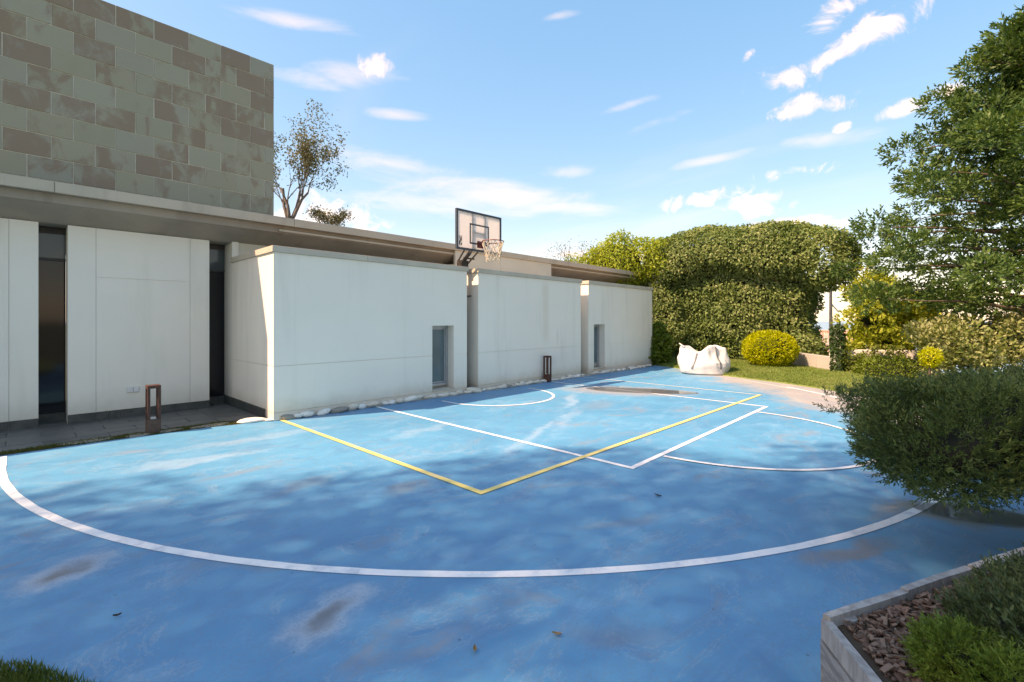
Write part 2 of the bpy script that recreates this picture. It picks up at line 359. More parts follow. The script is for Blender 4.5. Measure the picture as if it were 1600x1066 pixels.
t.links.new(b.outputs[0], mx.inputs[1]); t.links.new(tr.outputs[0], mx.inputs[2]); t.links.new(mx.outputs[0], t.nodes['Material Output'].inputs[0])
simple('print_dark', (.03, .035, .045), None, rough=.5)
simple('print_red', (.25, .03, .03), None, rough=.5)

leaf_mat('hedge_leaf', [(.065, .115, .032), (.135, .205, .060), (.225, .290, .105), (.36, .38, .19)], .30, .6, .9, .2)
leaf_mat('vine_leaf', [(.140, .220, .020), (.260, .350, .032), (.370, .430, .055), (.23, .30, .035)], .40, .5, .8)
leaf_mat('golden_leaf', [(.220, .270, .012), (.380, .420, .015), (.510, .530, .022), (.62, .60, .05)], .35, .5, 2.5)
leaf_mat('golden_tree_leaf', [(.150, .215, .025), (.280, .350, .042), (.410, .455, .068), (.55, .56, .13)], .38, .5, 1.3)
leaf_mat('conifer_leaf', [(.024, .068, .020), (.052, .118, .030), (.098, .175, .044), (.170, .245, .070)], .25, .55, .7)
leaf_mat('juniper_leaf', [(.026, .055, .020), (.048, .092, .028), (.086, .145, .040), (.150, .205, .060)], .15, .6, 2.2)
leaf_mat('juniper_dark_leaf', [(.032, .058, .024), (.056, .094, .036), (.092, .135, .050), (.16, .19, .07)], .15, .6, 3.0)
leaf_mat('fresh_juniper_leaf', [(.060, .120, .020), (.100, .180, .028), (.150, .235, .040), (.21, .29, .06)], .25, .6, 4.0)
leaf_mat('variegated_leaf', [(.11, .165, .040), (.20, .25, .075), (.34, .36, .16), (.50, .50, .28)], .3, .5, 1.2)
leaf_mat('lime_leaf', [(.070, .125, .014), (.120, .190, .022), (.185, .245, .035)], .3, .5, 2.0)
leaf_mat('olive_leaf', [(.075, .082, .042), (.125, .128, .066), (.170, .168, .095), (.21, .19, .11)], .25, .6, 1.0)
leaf_mat('ivy_leaf', [(.018, .045, .012), (.035, .075, .018), (.060, .105, .026)], .2, .45, 3.0)
leaf_mat('creeper_leaf', [(.07, .12, .02), (.14, .19, .035), (.23, .25, .06)], .35, .5, 3.0)
leaf_mat('shade_leaf', [(.03, .06, .015), (.06, .10, .025), (.09, .13, .03)], .1, .5, 1.0)
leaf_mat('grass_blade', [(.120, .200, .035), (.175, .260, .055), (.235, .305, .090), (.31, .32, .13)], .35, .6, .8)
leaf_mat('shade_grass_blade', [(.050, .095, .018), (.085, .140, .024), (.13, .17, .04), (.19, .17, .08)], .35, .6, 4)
leaf_mat('moss_blade', [(.07, .085, .012), (.11, .115, .018), (.16, .13, .03)], .2, .8, 3)

# ------------------------------------------------------------------ mesh helpers
def tag(o, label=None, cat=None, group=None, kind=None):
    if label: o['label'] = label
    if cat: o['category'] = cat
    if group: o['group'] = group
    if kind: o['kind'] = kind
    return o
def empty(name, loc=(0, 0, 0), label=None, cat=None, group=None, rz=0):
    o = bpy.data.objects.new(name, None); o.empty_display_size = .2; C.objects.link(o)
    o.location = loc; o.rotation_euler = (0, 0, rz)
    return tag(o, label, cat, group)
def link(name, me, mat=None, parent=None, loc=None):
    if mat and not me.materials: me.materials.append(MATS[mat])
    o = bpy.data.objects.new(name, me); C.objects.link(o)
    if loc is not None: o.location = loc
    if parent is not None:
        o.parent = parent
    return o
class MB:
    def __init__(s): s.v = []; s.f = []
    def add(s, vs, fs):
        k = len(s.v); s.v += [tuple(v) for v in vs]; s.f += [tuple(i + k for i in f) for f in fs]; return s
    def box(s, x0, x1, y0, y1, z0, z1):
        return s.add([(x0, y0, z0), (x1, y0, z0), (x1, y1, z0), (x0, y1, z0), (x0, y0, z1), (x1, y0, z1), (x1, y1, z1), (x0, y1, z1)],
                     [(3, 2, 1, 0), (4, 5, 6, 7), (0, 1, 5, 4), (1, 2, 6, 5), (2, 3, 7, 6), (3, 0, 4, 7)])
    def tube(s, pts, rad, n=6, caps=True, closed=False):
        pts = [Vector(p) for p in pts]; m_ = len(pts)
        rad = rad if hasattr(rad, '__len__') else [rad] * m_
        rings = []; ref = None
        for i in range(m_):
            if closed: d = pts[(i + 1) % m_] - pts[i - 1]
            else: d = pts[min(i + 1, m_ - 1)] - pts[max(i - 1, 0)]
            d = d.normalized() if d.length > 1e-9 else Vector((0, 0, 1))
            if ref is None: ref = d.orthogonal().normalized()
            ref = (ref - d * ref.dot(d)); ref = ref.normalized() if ref.length > 1e-6 else d.orthogonal().normalized()
            b_ = d.cross(ref)
            rings.append([pts[i] + (ref * math.cos(a) + b_ * math.sin(a)) * rad[i] for a in (2 * math.pi * j / n for j in range(n))])
        vs = [v for r_ in rings for v in r_]; fs = []
        for i in range(m_ if closed else m_ - 1):
            i2 = (i + 1) % m_
            for j in range(n): fs.append((i * n + j, i * n + (j + 1) % n, i2 * n + (j + 1) % n, i2 * n + j))
        if caps and not closed: fs += [tuple(range(n))[::-1], tuple((m_ - 1) * n + j for j in range(n))]
        return s.add(vs, fs)
    def poly(s, pts, z0, z1=None):
        n = len(pts)
        if z1 is None: return s.add([(x, y, z0) for x, y in pts], [tuple(range(n))])
        vs = [(x, y, z0) for x, y in pts] + [(x, y, z1) for x, y in pts]
        return s.add(vs, [tuple(range(n))[::-1], tuple(range(n, 2 * n))] + [(i, (i + 1) % n, n + (i + 1) % n, n + i) for i in range(n)])
    def mesh(s, name):
        me = bpy.data.meshes.new(name); me.from_pydata(s.v, [], s.f); me.update(); return me
    def build(s, name, mat, parent=None, bevel=0, smooth_=False, loc=None):
        me = s.mesh(name)
        if smooth_: me.polygons.foreach_set('use_smooth', [True] * len(me.polygons))
        o = link(name, me, mat, parent, loc)
        if bevel:
            md = o.modifiers.new('bevel', 'BEVEL'); md.width = bevel; md.segments = 2; md.limit_method = 'ANGLE'
        return o
def quads_mesh(name, V):
    """V: (n,4,3) -> one mesh of n separate quads"""
    n = len(V); me = bpy.data.meshes.new(name)
    me.vertices.add(4 * n); me.vertices.foreach_set('co', np.ascontiguousarray(V, dtype=np.float32).ravel())
    me.loops.add(4 * n); me.loops.foreach_set('vertex_index', np.arange(4 * n, dtype=np.int32))
    me.polygons.add(n); me.polygons.foreach_set('loop_start', np.arange(0, 4 * n, 4, dtype=np.int32))
    me.polygons.foreach_set('loop_total', np.full(n, 4, dtype=np.int32))
    me.update(calc_edges=True); return me
def unit(a): return a / np.maximum(np.linalg.norm(a, axis=-1, keepdims=True), 1e-9)
def leaves(P, D, Nn, length, width, cup=.12):
    """diamond leaves at P, growing along D, facing Nn"""
    n = len(P); D = unit(D); S = unit(np.cross(D, Nn)); U = np.cross(S, D)
    L = np.broadcast_to(np.asarray(length, float), (n,))[:, None]; W = np.broadcast_to(np.asarray(width, float), (n,))[:, None]
    a = P; c_ = P + D * L
    m_ = P + D * L * .45 + U * L * cup
    return np.stack([a, m_ + S * W * .5, c_, m_ - S * W * .5], 1)
def rvec(n): return unit(rng.normal(size=(n, 3)))
class Lump:
    """smooth lumpy noise, about -1..1"""
    def __init__(s, freq, k=7, seed=0):
        r_ = np.random.default_rng(seed); s.k = unit(r_.normal(size=(k, 3))) * freq * r_.uniform(.6, 1.6, (k, 1)); s.p = r_.uniform(0, 6.28, k)
    def __call__(s, P): return np.sin(P @ s.k.T + s.p).sum(-1) / math.sqrt(len(s.p)) / 1.4
def sdf_points(sdf, lo, hi, n, dmin, dmax, batch=200000):
    lo, hi = np.array(lo, float), np.array(hi, float); out = []; got = 0; it = 0
    while got < n and it < 60:
        Q = rng.uniform(lo, hi, (batch, 3)); d = sdf(Q); Q = Q[(d > dmin) & (d < dmax)]; out.append(Q); got += len(Q); it += 1
    Q = np.concatenate(out)[:n]
    e = .03; G = np.stack([sdf(Q + np.eye(3)[i] * e) - sdf(Q - np.eye(3)[i] * e) for i in range(3)], 1)
    return Q, unit(G)
def ell(c, r):
    c, r = np.array(c), np.array(r)
    return lambda P: (np.linalg.norm((P - c) / r, axis=1) - 1) * r.min()
def rbox(lo, hi, rad):
    lo, hi = np.array(lo), np.array(hi); c = (lo + hi) / 2; hh = (hi - lo) / 2 - rad
    def f(P):
        q = np.abs(P - c) - hh
        return np.linalg.norm(np.maximum(q, 0), axis=1) + np.minimum(q.max(1), 0) - rad
    return f
def leafy(name, mat, parent, sdf, lo, hi, n, depth=.22, out=.04, length=.12, width=.06, jit=.7, up=.1, along=.5, loc=None):
    Q, G = sdf_points(sdf, lo, hi, n, -depth, out)
    n = len(Q)
    Nn = unit(G + rvec(n) * jit)
    T = unit(np.cross(Nn, rvec(n)) + G * along + np.array([0, 0, up]))
    L = rng.uniform(.65, 1.25, n) * length
    V = leaves(Q, T, Nn, L, L * width / length)
    if loc is not None: V = V - np.array(loc)
    return link(name, quads_mesh(name, V), mat, parent)
def blob(name, mat, parent, sdf_c, r, amp=.1, freq=2, seed=1, sub=3):
    bm = bmesh.new(); bmesh.ops.create_icosphere(bm, subdivisions=sub, radius=1)
    lm = Lump(freq, 7, seed)
    for v in bm.verts:
        k = 1 + amp * float(lm(np.array([v.co[:]]))[0]); v.co = Vector((v.co.x * r[0] * k, v.co.y * r[1] * k, v.co.z * r[2] * k)) + Vector(sdf_c)
    me = bpy.data.meshes.new(name); bm.to_mesh(me); bm.free()
    return link(name, me, mat, parent)
def sprays(P, D, L, needles=8, nl=.38, nw=.07, spread=.75):
    """conifer sprays: each a stem with needles set round it"""
    n = len(P); D = unit(D); A = unit(np.cross(D, rvec(n))); B = np.cross(D, A); L = np.broadcast_to(np.asarray(L, float), (n,))
    out = []
    for k in range(needles):
        t_ = (k + .3) / needles; ang = 2.4 * k + rng.uniform(0, .8, n)
        side = A * np.cos(ang)[:, None] + B * np.sin(ang)[:, None]
        d = unit(D + side * spread * (1.05 - .5 * t_))
        base = P + D * (L * t_)[:, None]
        out.append(leaves(base, d, unit(np.cross(d, side) + rvec(n) * .4), L * nl * rng.uniform(.8, 1.2, n), L * nw, .05))
    out.append(leaves(P, D, rvec(n), L * 1.05, L * nw * .8, 0))
    return np.concatenate(out)

# ------------------------------------------------------------------ ground, court, paving
gm = MB()
NX = 40
rad_ = [0, 8, 16, 22, 28, 40, 70, 130, 300, 700, 1500, 4000, 9000]
def terr(x, y):
    d = max(0.0, (x - 20.5))
    return -.06 - min(30, d * .085 if d < 300 else 25)
vs = [(0, 0, -.06)]; fs = []
for ri, r_ in enumerate(rad_[1:]):
    for a in range(NX):
        x, y = r_ * math.cos(2 * math.pi * a / NX), r_ * math.sin(2 * math.pi * a / NX); vs.append((x, y, terr(x, y)))
for a in range(NX): fs.append((0, 1 + a, 1 + (a + 1) % NX))
for ri in range(len(rad_) - 2):
    for a in range(NX):
        p0 = 1 + ri * NX; p1 = p0 + NX; fs.append((p0 + a, p1 + a, p1 + (a + 1) % NX, p0 + (a + 1) % NX))
gm.add(vs, fs); tag(gm.build('ground', 'ground_earth'), kind='structure')
sea = MB().poly([(90, -9000), (12000, -9000), (12000, 9000), (90, 9000)], -7.5); tag(sea.build('sea', 'sea_water'), kind='structure')

far_edge = [(15.75, 7.75), (15.5, 7.25), (14.75, 5.9), (14.05, 4.7), (13.4, 3.05), (12.65, 1.75), (11.7, .2), (10.6, -1.6), (9.5, -3.2)]
near_edge = [(1.0, -3.0), (.85, -1.0), (.72, .4), (.50, 1.6), (.26, 2.55), (.02, 3.08), (-.50, 3.62), (-1.6, 4.3), (-4.5, 5.2)]
wall_edge = [(-4.5, 8.26), (-1.5, 8.22), (.9, 8.19), (2.0, 8.10), (2.62, 7.96), (4.5, 7.82), (6.83, 7.72), (10, 7.68), (14.8, 7.66)]
ct = MB().poly(near_edge[::-1][::1] and [*near_edge[::-1]] + [], 0) if False else MB()
outline = near_edge + wall_edge + far_edge
ct.poly(outline[::-1], -.05, 0.0)
court = tag(ct.build('court', 'court_paint'), 'blue painted sports court, worn and stained', kind='structure')

def ribbon(pts, w, z=.004, closed=False):
    mb = MB(); P_ = [Vector((x, y)) for x, y in pts]; L_, R_ = [], []
    for i, p in enumerate(P_):
        a = P_[max(i - 1, 0)]; c_ = P_[min(i + 1, len(P_) - 1)]
        d0 = (p - a).normalized() if (p - a).length > 1e-6 else (c_ - p).normalized()
        d1 = (c_ - p).normalized() if (c_ - p).length > 1e-6 else d0
        n0 = Vector((-d0.y, d0.x)); n1 = Vector((-d1.y, d1.x)); nn = (n0 + n1).normalized(); k = w / 2 / max(.3, nn.dot(n0))
        jt = .0025 * math.sin(i * 1.7)
        L_.append((p.x + nn.x * (k + jt), p.y + nn.y * (k + jt), z)); R_.append((p.x - nn.x * k, p.y - nn.y * k, z))
    n = len(P_)
    return mb.add(L_ + R_, [(n + i, n + i + 1, i + 1, i) for i in range(n - 1)])
def marking(mb, mat): return tag(mb.build('court_marking', mat, court))
arc3 = [(7.07 - 7.2, 8.12), (7.07 - 7.2, 7.6)] + [(7.07 + 7.2 * math.cos(a), 7.55 + 7.6 * math.sin(a)) for a in np.linspace(math.pi, 2 * math.pi - .66, 120)]
marking(ribbon(arc3, .072), 'line_white')
marking(ribbon([(7.07 + 7.2 * math.cos(a), 7.55 + 7.3 * math.sin(a)) for a in np.linspace(2 * math.pi - .72, 2 * math.pi - .50, 20)], .06, .0045), 'line_faded')
marking(ribbon([(4.57, 7.80), (4.57, 2.52), (9.56, 2.50), (9.60, 7.66)], .062, .005), 'line_white')
marking(ribbon([(2.90, 7.90), (2.945, 3.17), (10.98, 2.99)], .066, .008), 'line_yellow')
marking(ribbon([(10.98, 3.03), (11.02, 7.64)], .06, .006), 'line_faded')
marking(ribbon([(7.04 + 1.82 * math.cos(a), 2.46 + 1.86 * math.sin(a)) for a in np.linspace(math.pi, 2 * math.pi, 50)], .055, .010), 'line_white')
marking(ribbon([(5.80, 7.40)] + [(7.04 + 1.24 * math.cos(a), 7.12 + 1.24 * math.sin(a)) for a in np.linspace(math.pi, 2 * math.pi, 40)] + [(8.28, 7.32)], .058, .0055), 'line_white')

def puddle(cx, cy, rx, ry, rot, z, seed):
    lm = Lump(1.6, 6, seed); pts = []
    for a in np.linspace(0, 2 * math.pi, 60, endpoint=False):
        k = 1 + .16 * float(lm(np.array([[math.cos(a) * 2, math.sin(a) * 2, 0]]))[0])
        x, y = rx * k * math.cos(a), ry * k * math.sin(a)
        pts.append((cx + x * math.cos(rot) - y * math.sin(rot), cy + x * math.sin(rot) + y * math.cos(rot)))
    return tag(MB().poly(pts, z).build('puddle', 'puddle_water'), 'shallow rain puddle lying on the blue court', kind='structure')
puddle(9.72, 5.25, 1.20, .36, R(-63), .012, 3)
puddle(5.42, -.16, .42, .20, R(-65), .012, 5)

# slate terrace in front of the left wall
pav = tag(MB().poly([(-4.5, 8.42), (2.50, 8.40), (2.80, 8.30), (2.80, 10.45), (-4.5, 10.45)], -.05, -.012).build('paving', 'paving_joint'), kind='structure')
tile_me = {}
def tile_box(w, d, hgt, mat, seed):
    key = (round(w, 3), round(d, 3), mat, seed % 4)
    if key not in tile_me:
        r_ = random.Random(seed % 4)
        mb = MB().box(-w / 2, w / 2, -d / 2, d / 2, -hgt, 0)
        me = mb.mesh('tile'); me.materials.append(MATS[mat])
        bm = bmesh.new(); bm.from_mesh(me); bmesh.ops.bevel(bm, geom=bm.edges[:], offset=.004, segments=1, affect='EDGES'); bm.to_mesh(me); bm.free()
        tile_me[key] = me
    return tile_me[key]
yy = 8.44; row = 0
while yy < 10.40:
    d = min(.33, 10.42 - yy); xx = -4.4 + (row % 2) * .33
    while xx < 2.74:
        w = min(.66, 2.75 - xx)
        if w > .1:
            o = link('paving_tile', tile_box(w - .014, d - .014, .03, 'slate_paving', row), None, pav, (xx + w / 2, yy + d / 2, random.uniform(-.002, .003)))
        xx += .66
    yy += .33; row += 1
# strip of moss and flat stones between terrace and court
strip = tag(MB().poly([(-4.5, 8.24), (.9, 8.17), (2.0, 8.08), (2.5, 7.98), (2.5, 8.40), (-4.5, 8.42)], -.05, -.004).build('soil_strip', 'soil'), kind='structure')
n = 9000
P = np.stack([rng.uniform(-3.0, 2.35, n), rng.uniform(0, 1, n), np.full(n, -.004)], 1)
keep = Lump(3.0, 6, 21)(P * [1, .1, 0]) > -.1; P = P[keep]; n = len(P)
ylo = np.interp(P[:, 0], [-4.5, .9, 2.0, 2.5], [8.25, 8.18, 8.09, 7.99]) + .01
P[:, 1] = ylo + (8.40 - ylo) * P[:, 1]
D = unit(np.array([0, 0, 1.]) + rvec(n) * .8); V = leaves(P, D, rvec(n), rng.uniform(.02, .05, n), .007, .05)
tag(link('moss', quads_mesh('moss', V), 'moss_blade'), 'moss and short grass between terrace and blue court', 'moss', kind='stuff')
for i, (x, y, sx, sy) in enumerate([(.62, 8.30, .26, .08), (1.15, 8.24, .14, .07), (1.50, 8.25, .16, .07), (2.02, 8.20, .26, .09), (-.45, 8.33, .2, .08), (-1.2, 8.33, .22, .07)]):
    r_ = random.Random(i); pts = [(sx * (1 + r_.uniform(-.15, .15)) * math.cos(a), sy * (1 + r_.uniform(-.2, .2)) * math.sin(a)) for a in np.linspace(0, 2 * math.pi, 10, endpoint=False)]
    o = MB().poly(pts, -.02, .018).build('flat_stone', 'flat_stone', None, .008, loc=(x, y, 0))
    lab = 'flat brown stone set in the moss strip beside the slate terrace'
    tag(o, lab, 'stone', 'flat stones in the moss strip')

# ------------------------------------------------------------------ lawn
def lawn_z(x, y):
    d = max(0.0, (x - np.interp(y, [-3.2, -1.6, .2, 1.75, 3.05, 4.7, 5.9, 7.25, 7.75], [9.5, 10.6, 11.7, 12.65, 13.4, 14.05, 14.75, 15.5, 15.75])))
    return .035 + .13 * min(1, d / 2.0) * (1 if y > 2 else max(0, .4 + y * .3)) - .02 * max(0, d - 3)
lm_ = MB(); gx = [0, .05, .4, 1, 1.8, 2.8, 4, 5.5, 7.5]; ys = list(np.linspace(-3.2, 7.75, 26)) + [9, 11, 13.5]
vs = []; fs = []
for y in ys:
    ex = float(np.interp(y, [-3.2, -1.6, .2, 1.75, 3.05, 4.7, 5.9, 7.25, 7.75, 13.5], [9.5, 10.6, 11.7, 12.65, 13.4, 14.05, 14.75, 15.5, 15.75, 16.2]))
    for k, gx_ in enumerate(gx): vs.append((ex + gx_, y, (lawn_z(ex + gx_, y) if k else -.03)))
for i in range(len(ys) - 1):
    for k in range(len(gx) - 1): a = i * len(gx) + k; fs.append((a, a + 1, a + len(gx) + 1, a + len(gx)))
lm_.add(vs, fs); lawn = tag(lm_.build('lawn', 'lawn_soil', smooth_=True), kind='structure')
def grass(name, pts, mat, label, hgt, w):
    n = len(pts); D = unit(np.array([0, 0, 1.]) + rvec(n) * .45); L = rng.uniform(.6, 1.3, n) * hgt
    return tag(link(name, quads_mesh(name, leaves(pts, D, rvec(n), L, w, .12)), mat), label, 'grass', kind='stuff')
n = 60000
yv = rng.uniform(-1.0, 8.5, n); ev = np.interp(yv, [-3.2, -1.6, .2, 1.75, 3.05, 4.7, 5.9, 7.25, 7.75, 13.5], [9.5, 10.6, 11.7, 12.65, 13.4, 14.05, 14.75, 15.5, 15.75, 16.2])
xv = ev + .02 + rng.uniform(0, 1, n) ** 1.3 * 4.2
zv = np.array([lawn_z(a, b_) for a, b_ in zip(xv, yv)]) - .01
grass('lawn_grass', np.stack([xv, yv, zv], 1), 'grass_blade', 'sunlit mown grass between the court and the tall hedge', .055, .014)
tag(MB().poly([(.98, -3.0), (.83, -1.0), (.70, .4), (.48, 1.6), (.24, 2.55), (0, 3.07), (-.52, 3.60), (-1.62, 4.28), (-4.6, 5.18), (-9, 5), (-9, -6), (.98, -6)], -.045, .012).build('lawn', 'lawn_soil'), kind='structure')
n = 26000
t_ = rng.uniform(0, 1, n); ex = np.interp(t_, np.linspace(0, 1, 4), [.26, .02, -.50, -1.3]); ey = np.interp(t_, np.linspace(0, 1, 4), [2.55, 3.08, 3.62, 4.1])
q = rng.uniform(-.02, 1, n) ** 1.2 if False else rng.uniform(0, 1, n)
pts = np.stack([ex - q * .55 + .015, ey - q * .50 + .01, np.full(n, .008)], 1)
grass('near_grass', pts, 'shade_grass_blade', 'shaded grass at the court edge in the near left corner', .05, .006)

# ------------------------------------------------------------------ house
house = empty('house', (2.78, 7.85, 0), 'low modern white house with slate clad upper storey and long concrete roof slab', 'house')
def hp(mb, name, mat, parent=None, bevel=0, **k):
    """part of the house, built in world coordinates"""
    o = mb.build(name, mat, parent or house, bevel, **k)
    o.matrix_parent_inverse = Matrix.Translation((-2.78, -7.85, 0)) if parent is None else Matrix.Identity(4)
    return o
WY = 7.85; ZT = 2.70; GR = .007
def annex(x0, x1, hole=None, left_from=None, side=True):
    """rendered box with shadow-gap joints; hole = (xa, xb, za, zb)"""
    yb = 9.95
    core = MB()
    if hole:
        xa, xb, za, zb = hole
        core.box(x0 + .014, xa - .002, WY + .014, yb, -.05, ZT); core.box(xb + .002, x1 - .014, WY + .014, yb, -.05, ZT)
        core.box(xa - .002, xb + .002, WY + .014, yb, -.05, za); core.box(xa - .002, xb + .002, WY + .014, yb, zb, ZT)
        core.box(xa - .002, xb + .002, WY + .30, yb, za, zb)
    else: core.box(x0 + .014, x1 - .014, WY + .014, yb, -.05, ZT)
    o = hp(core, 'annex_wall', 'render_white')
    bands = [(-.05, .126, 'plinth_render'), (.126 + GR, .871, 'render_white'), (.871 + GR, ZT, 'render_white')]
    for (a, c_, mt) in bands:
        rects = [(x0, x1, a, c_)]
        if hole and mt == 'render_white':
            xa, xb, za, zb = hole; rects = []
            if a < zb and c_ > za:
                rects += [(x0, xa, a, c_), (xb, x1, a, c_)]
                if a < za: rects.append((xa, xb, a, min(za, c_)))
                if c_ > zb: rects.append((xa, xb, max(zb, a), c_))
            else: rects = [(x0, x1, a, c_)]
        mb = MB()
        for (p0, p1, q0, q1) in rects: mb.box(p0, p1, WY, WY + .0135, q0, q1)
        hp(mb, 'wall_panel', mt, o)
        mb = MB().box(x0, x0 + .0135, WY + .0137, yb, a, c_); hp(mb, 'wall_panel', mt, o)
        mb = MB().box(x1 - .0135, x1, WY + .0137, yb, a, c_); hp(mb, 'wall_panel', mt, o)
    # coping in two lengths
    xm = x0 + (x1 - x0) * .40
    for (a, c_) in ((x0 - .03, xm - .003), (xm + .003, x1 + .03)):
        hp(MB().box(a, c_, WY - .035, yb, ZT + .002, 2.802), 'coping', 'concrete_coping', None, .006)
    return o
W1 = (5.907, 6.481, .149, 1.501); W3 = (11.935, 12.543, .16, 1.496)
annex(2.788, 6.858, W1); annex(7.202, 11.249); annex(11.644, 15.706, W3)
# faint vertical joints of block two
for x in (7.50, 10.95):
    hp(MB().box(x, x + .006, WY - .0015, WY + .001, .88, 2.70), 'wall_joint', 'panel_grey')
hp(MB().box(6.60, 6.606, WY - .0015, WY + .001, 1.51, 2.70), 'wall_joint', 'panel_grey')
def window(xa, xb, za, zb):
    y = WY + .20
    fr = MB(); fw = .055
    fr.box(xa, xa + fw, y, y + .07, za + .05, zb); fr.box(xb - fw, xb, y, y + .07, za + .05, zb)
    fr.box(xa + fw, xb - fw, y, y + .07, zb - fw, zb); fr.box(xa + fw, xb - fw, y, y + .07, za + .05, za + .05 + fw)
    o = hp(fr, 'window', 'alu', None, .004)
    inn = MB(); s = fw + .001
    inn.box(xa + s, xa + s + .03, y + .02, y + .06, za + .11, zb - s); inn.box(xb - s - .03, xb - s, y + .02, y + .06, za + .11, zb - s)
    inn.box(xa + s + .03, xb - s - .03, y + .02, y + .06, zb - s - .03, zb - s); inn.box(xa + s + .03, xb - s - .03, y + .02, y + .06, za + .11, za + .14)
    hp(inn, 'casement', 'alu', o, .003)
    hp(MB().box(xa + s + .03, xb - s - .03, y + .035, y + .045, za + .14, zb - s - .03), 'pane', 'glass_teal', o)
    hp(MB().box(xa - .01, xb + .01, WY - .03, y + .07, za - .02, za + .012), 'sill', 'concrete_coping', o, .004)
window(*W1); window(*W3)

# panels under the deep eaves on the left
PY = 9.97; PT = 3.087; GY = 10.43
pan = MB().box(-4.5, .204, PY + .012, PY + .44, -.02, PT); pan.box(.524, 2.418, PY + .012, PY + .44, -.02, PT)
pw = hp(pan, 'rear_wall', 'panel_grey')
zj = 2.30
for (a, c_) in ((-4.5, -2.2), (-2.194, -.100), (-.094, .204), (.524, .848), (.854, 2.116), (2.122, 2.418)):
    for (z0, z1) in (((.138, zj), (zj + .005, PT)) if abs(c_ - 2.116) < .01 else ((.138, PT),)):
        hp(MB().box(a, c_, PY, PY + .0118, z0, z1), 'wall_panel', 'panel_grey', pw)
for a, c_ in ((.204, .2045), (.524, .5245), (2.418, 2.4185)): pass
xs = [-4.5, -3.4, -2.3, -1.2, -.100, .2075]; sk = list(zip(xs[:-1], xs[1:])) + [(.521, 1.0), (1.0, 1.15), (1.15, 1.95), (1.95, 2.421)]
for a, c_ in sk: hp(MB().box(a + .003, c_ - .003, PY - .012, PY + .011, -.01, .134), 'skirting_tile', 'skirting_stone', pw)
hp(MB().box(2.766, 2.7872, 8.20, 9.2, -.01, .150), 'skirting_tile', 'skirting_stone', pw)
hp(MB().box(2.766, 2.7872, 9.206, 10.43, -.01, .150), 'skirting_tile', 'skirting_stone', pw)
def glazed(xa, xb):
    d = hp(MB().box(xa, xb, GY, GY + .03, .13, 2.56), 'glass_door', 'glass_dark')
    hp(MB().box(xa, xb, GY - .012, GY + .03, 2.60, PT - .10), 'transom_pane', 'glass_transom', d)
    for z0, z1 in ((2.56, 2.60), (PT - .10, PT + .2)): hp(MB().box(xa, xb, GY - .03, GY + .04, z0, z1), 'door_frame', 'dark_metal', d)
    hp(MB().box(xa, xb, GY - .05, GY + .05, -.02, .128), 'threshold', 'skirting_stone', d)
glazed(.205, .523); glazed(2.419, 2.787)
hp(MB().box(2.419, 2.79, GY + .06, GY + .1, -.02, 3.2), 'rear_wall', 'panel_grey')
# rear wall behind the annexes, beige strip seen over the coping
hp(MB().box(2.788, 2.9, 9.952, 10.6, -.02, 3.16), 'rear_wall', 'panel_grey')
hp(MB().box(2.905, 16.2, 9.97, 10.2, -.02, 3.10), 'rear_wall', 'clerestory_render')
hp(MB().box(7.80, 11.77, 9.451, 9.96, 2.60, 3.09), 'rear_wall', 'clerestory_render')
cl_ = hp(MB().box(7.80, 11.77, 9.382, 9.45, 2.60, 3.440), 'clerestory_wall', 'clerestory_render')
for a, c_ in ((7.79, 7.95), (7.956, 9.45), (9.458, 11.52), (11.526, 11.78)):
    hp(MB().box(a, c_, 9.370, 9.3815, 2.60, 3.438), 'wall_panel', 'clerestory_render', cl_)
# sockets
sk_ = hp(MB().box(1.232, 1.400, PY - .010, PY - .0005, .40, .505), 'wall_socket', 'socket', None, .004)
for a in (1.238, 1.320): hp(MB().box(a, a + .074, PY - .024, PY - .0102, .408, .497), 'socket_cover', 'socket', sk_, .005)
# downpipe in the gap
dp = MB().tube([(6.93, 8.10, .95), (6.93, 8.10, 2.55)], .04, 10); hp(dp, 'downpipe', 'dark_metal')
hp(MB().tube([(6.93, 8.10, 2.15), (7.12, 8.0, 2.17)], .02, 8), 'pipe_bracket', 'dark_metal')
hp(MB().box(6.858, 7.202, 8.9, 9.9, -.02, 2.7), 'rear_wall', 'render_white'); hp(MB().box(11.249, 11.644, 8.9, 9.9, -.02, 2.7), 'rear_wall', 'render_white')

# roof slab: thin edge, recessed drip, soffit falling slightly to the wall
XE = 18.7
sl = MB()
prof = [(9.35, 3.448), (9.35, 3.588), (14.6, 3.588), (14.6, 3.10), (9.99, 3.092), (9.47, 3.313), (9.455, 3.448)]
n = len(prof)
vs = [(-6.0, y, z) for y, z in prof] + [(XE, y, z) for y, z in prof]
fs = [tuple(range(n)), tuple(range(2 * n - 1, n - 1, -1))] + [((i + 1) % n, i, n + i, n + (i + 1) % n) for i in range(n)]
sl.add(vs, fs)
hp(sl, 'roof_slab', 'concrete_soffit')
for a, c_ in ((-6.0, -3.0), (-2.995, .35), (.355, 3.70), (3.705, 7.05), (7.055, 10.4), (10.405, 13.75), (13.755, 18.72)):
    hp(MB().box(a, c_, 9.335, 9.40, 3.443, 3.596), 'fascia', 'concrete_fascia', None, .005)
hp(MB().box(3.45, 17.5, 9.425, 9.453, 3.335, 3.372), 'drip_rail', 'concrete_coping')

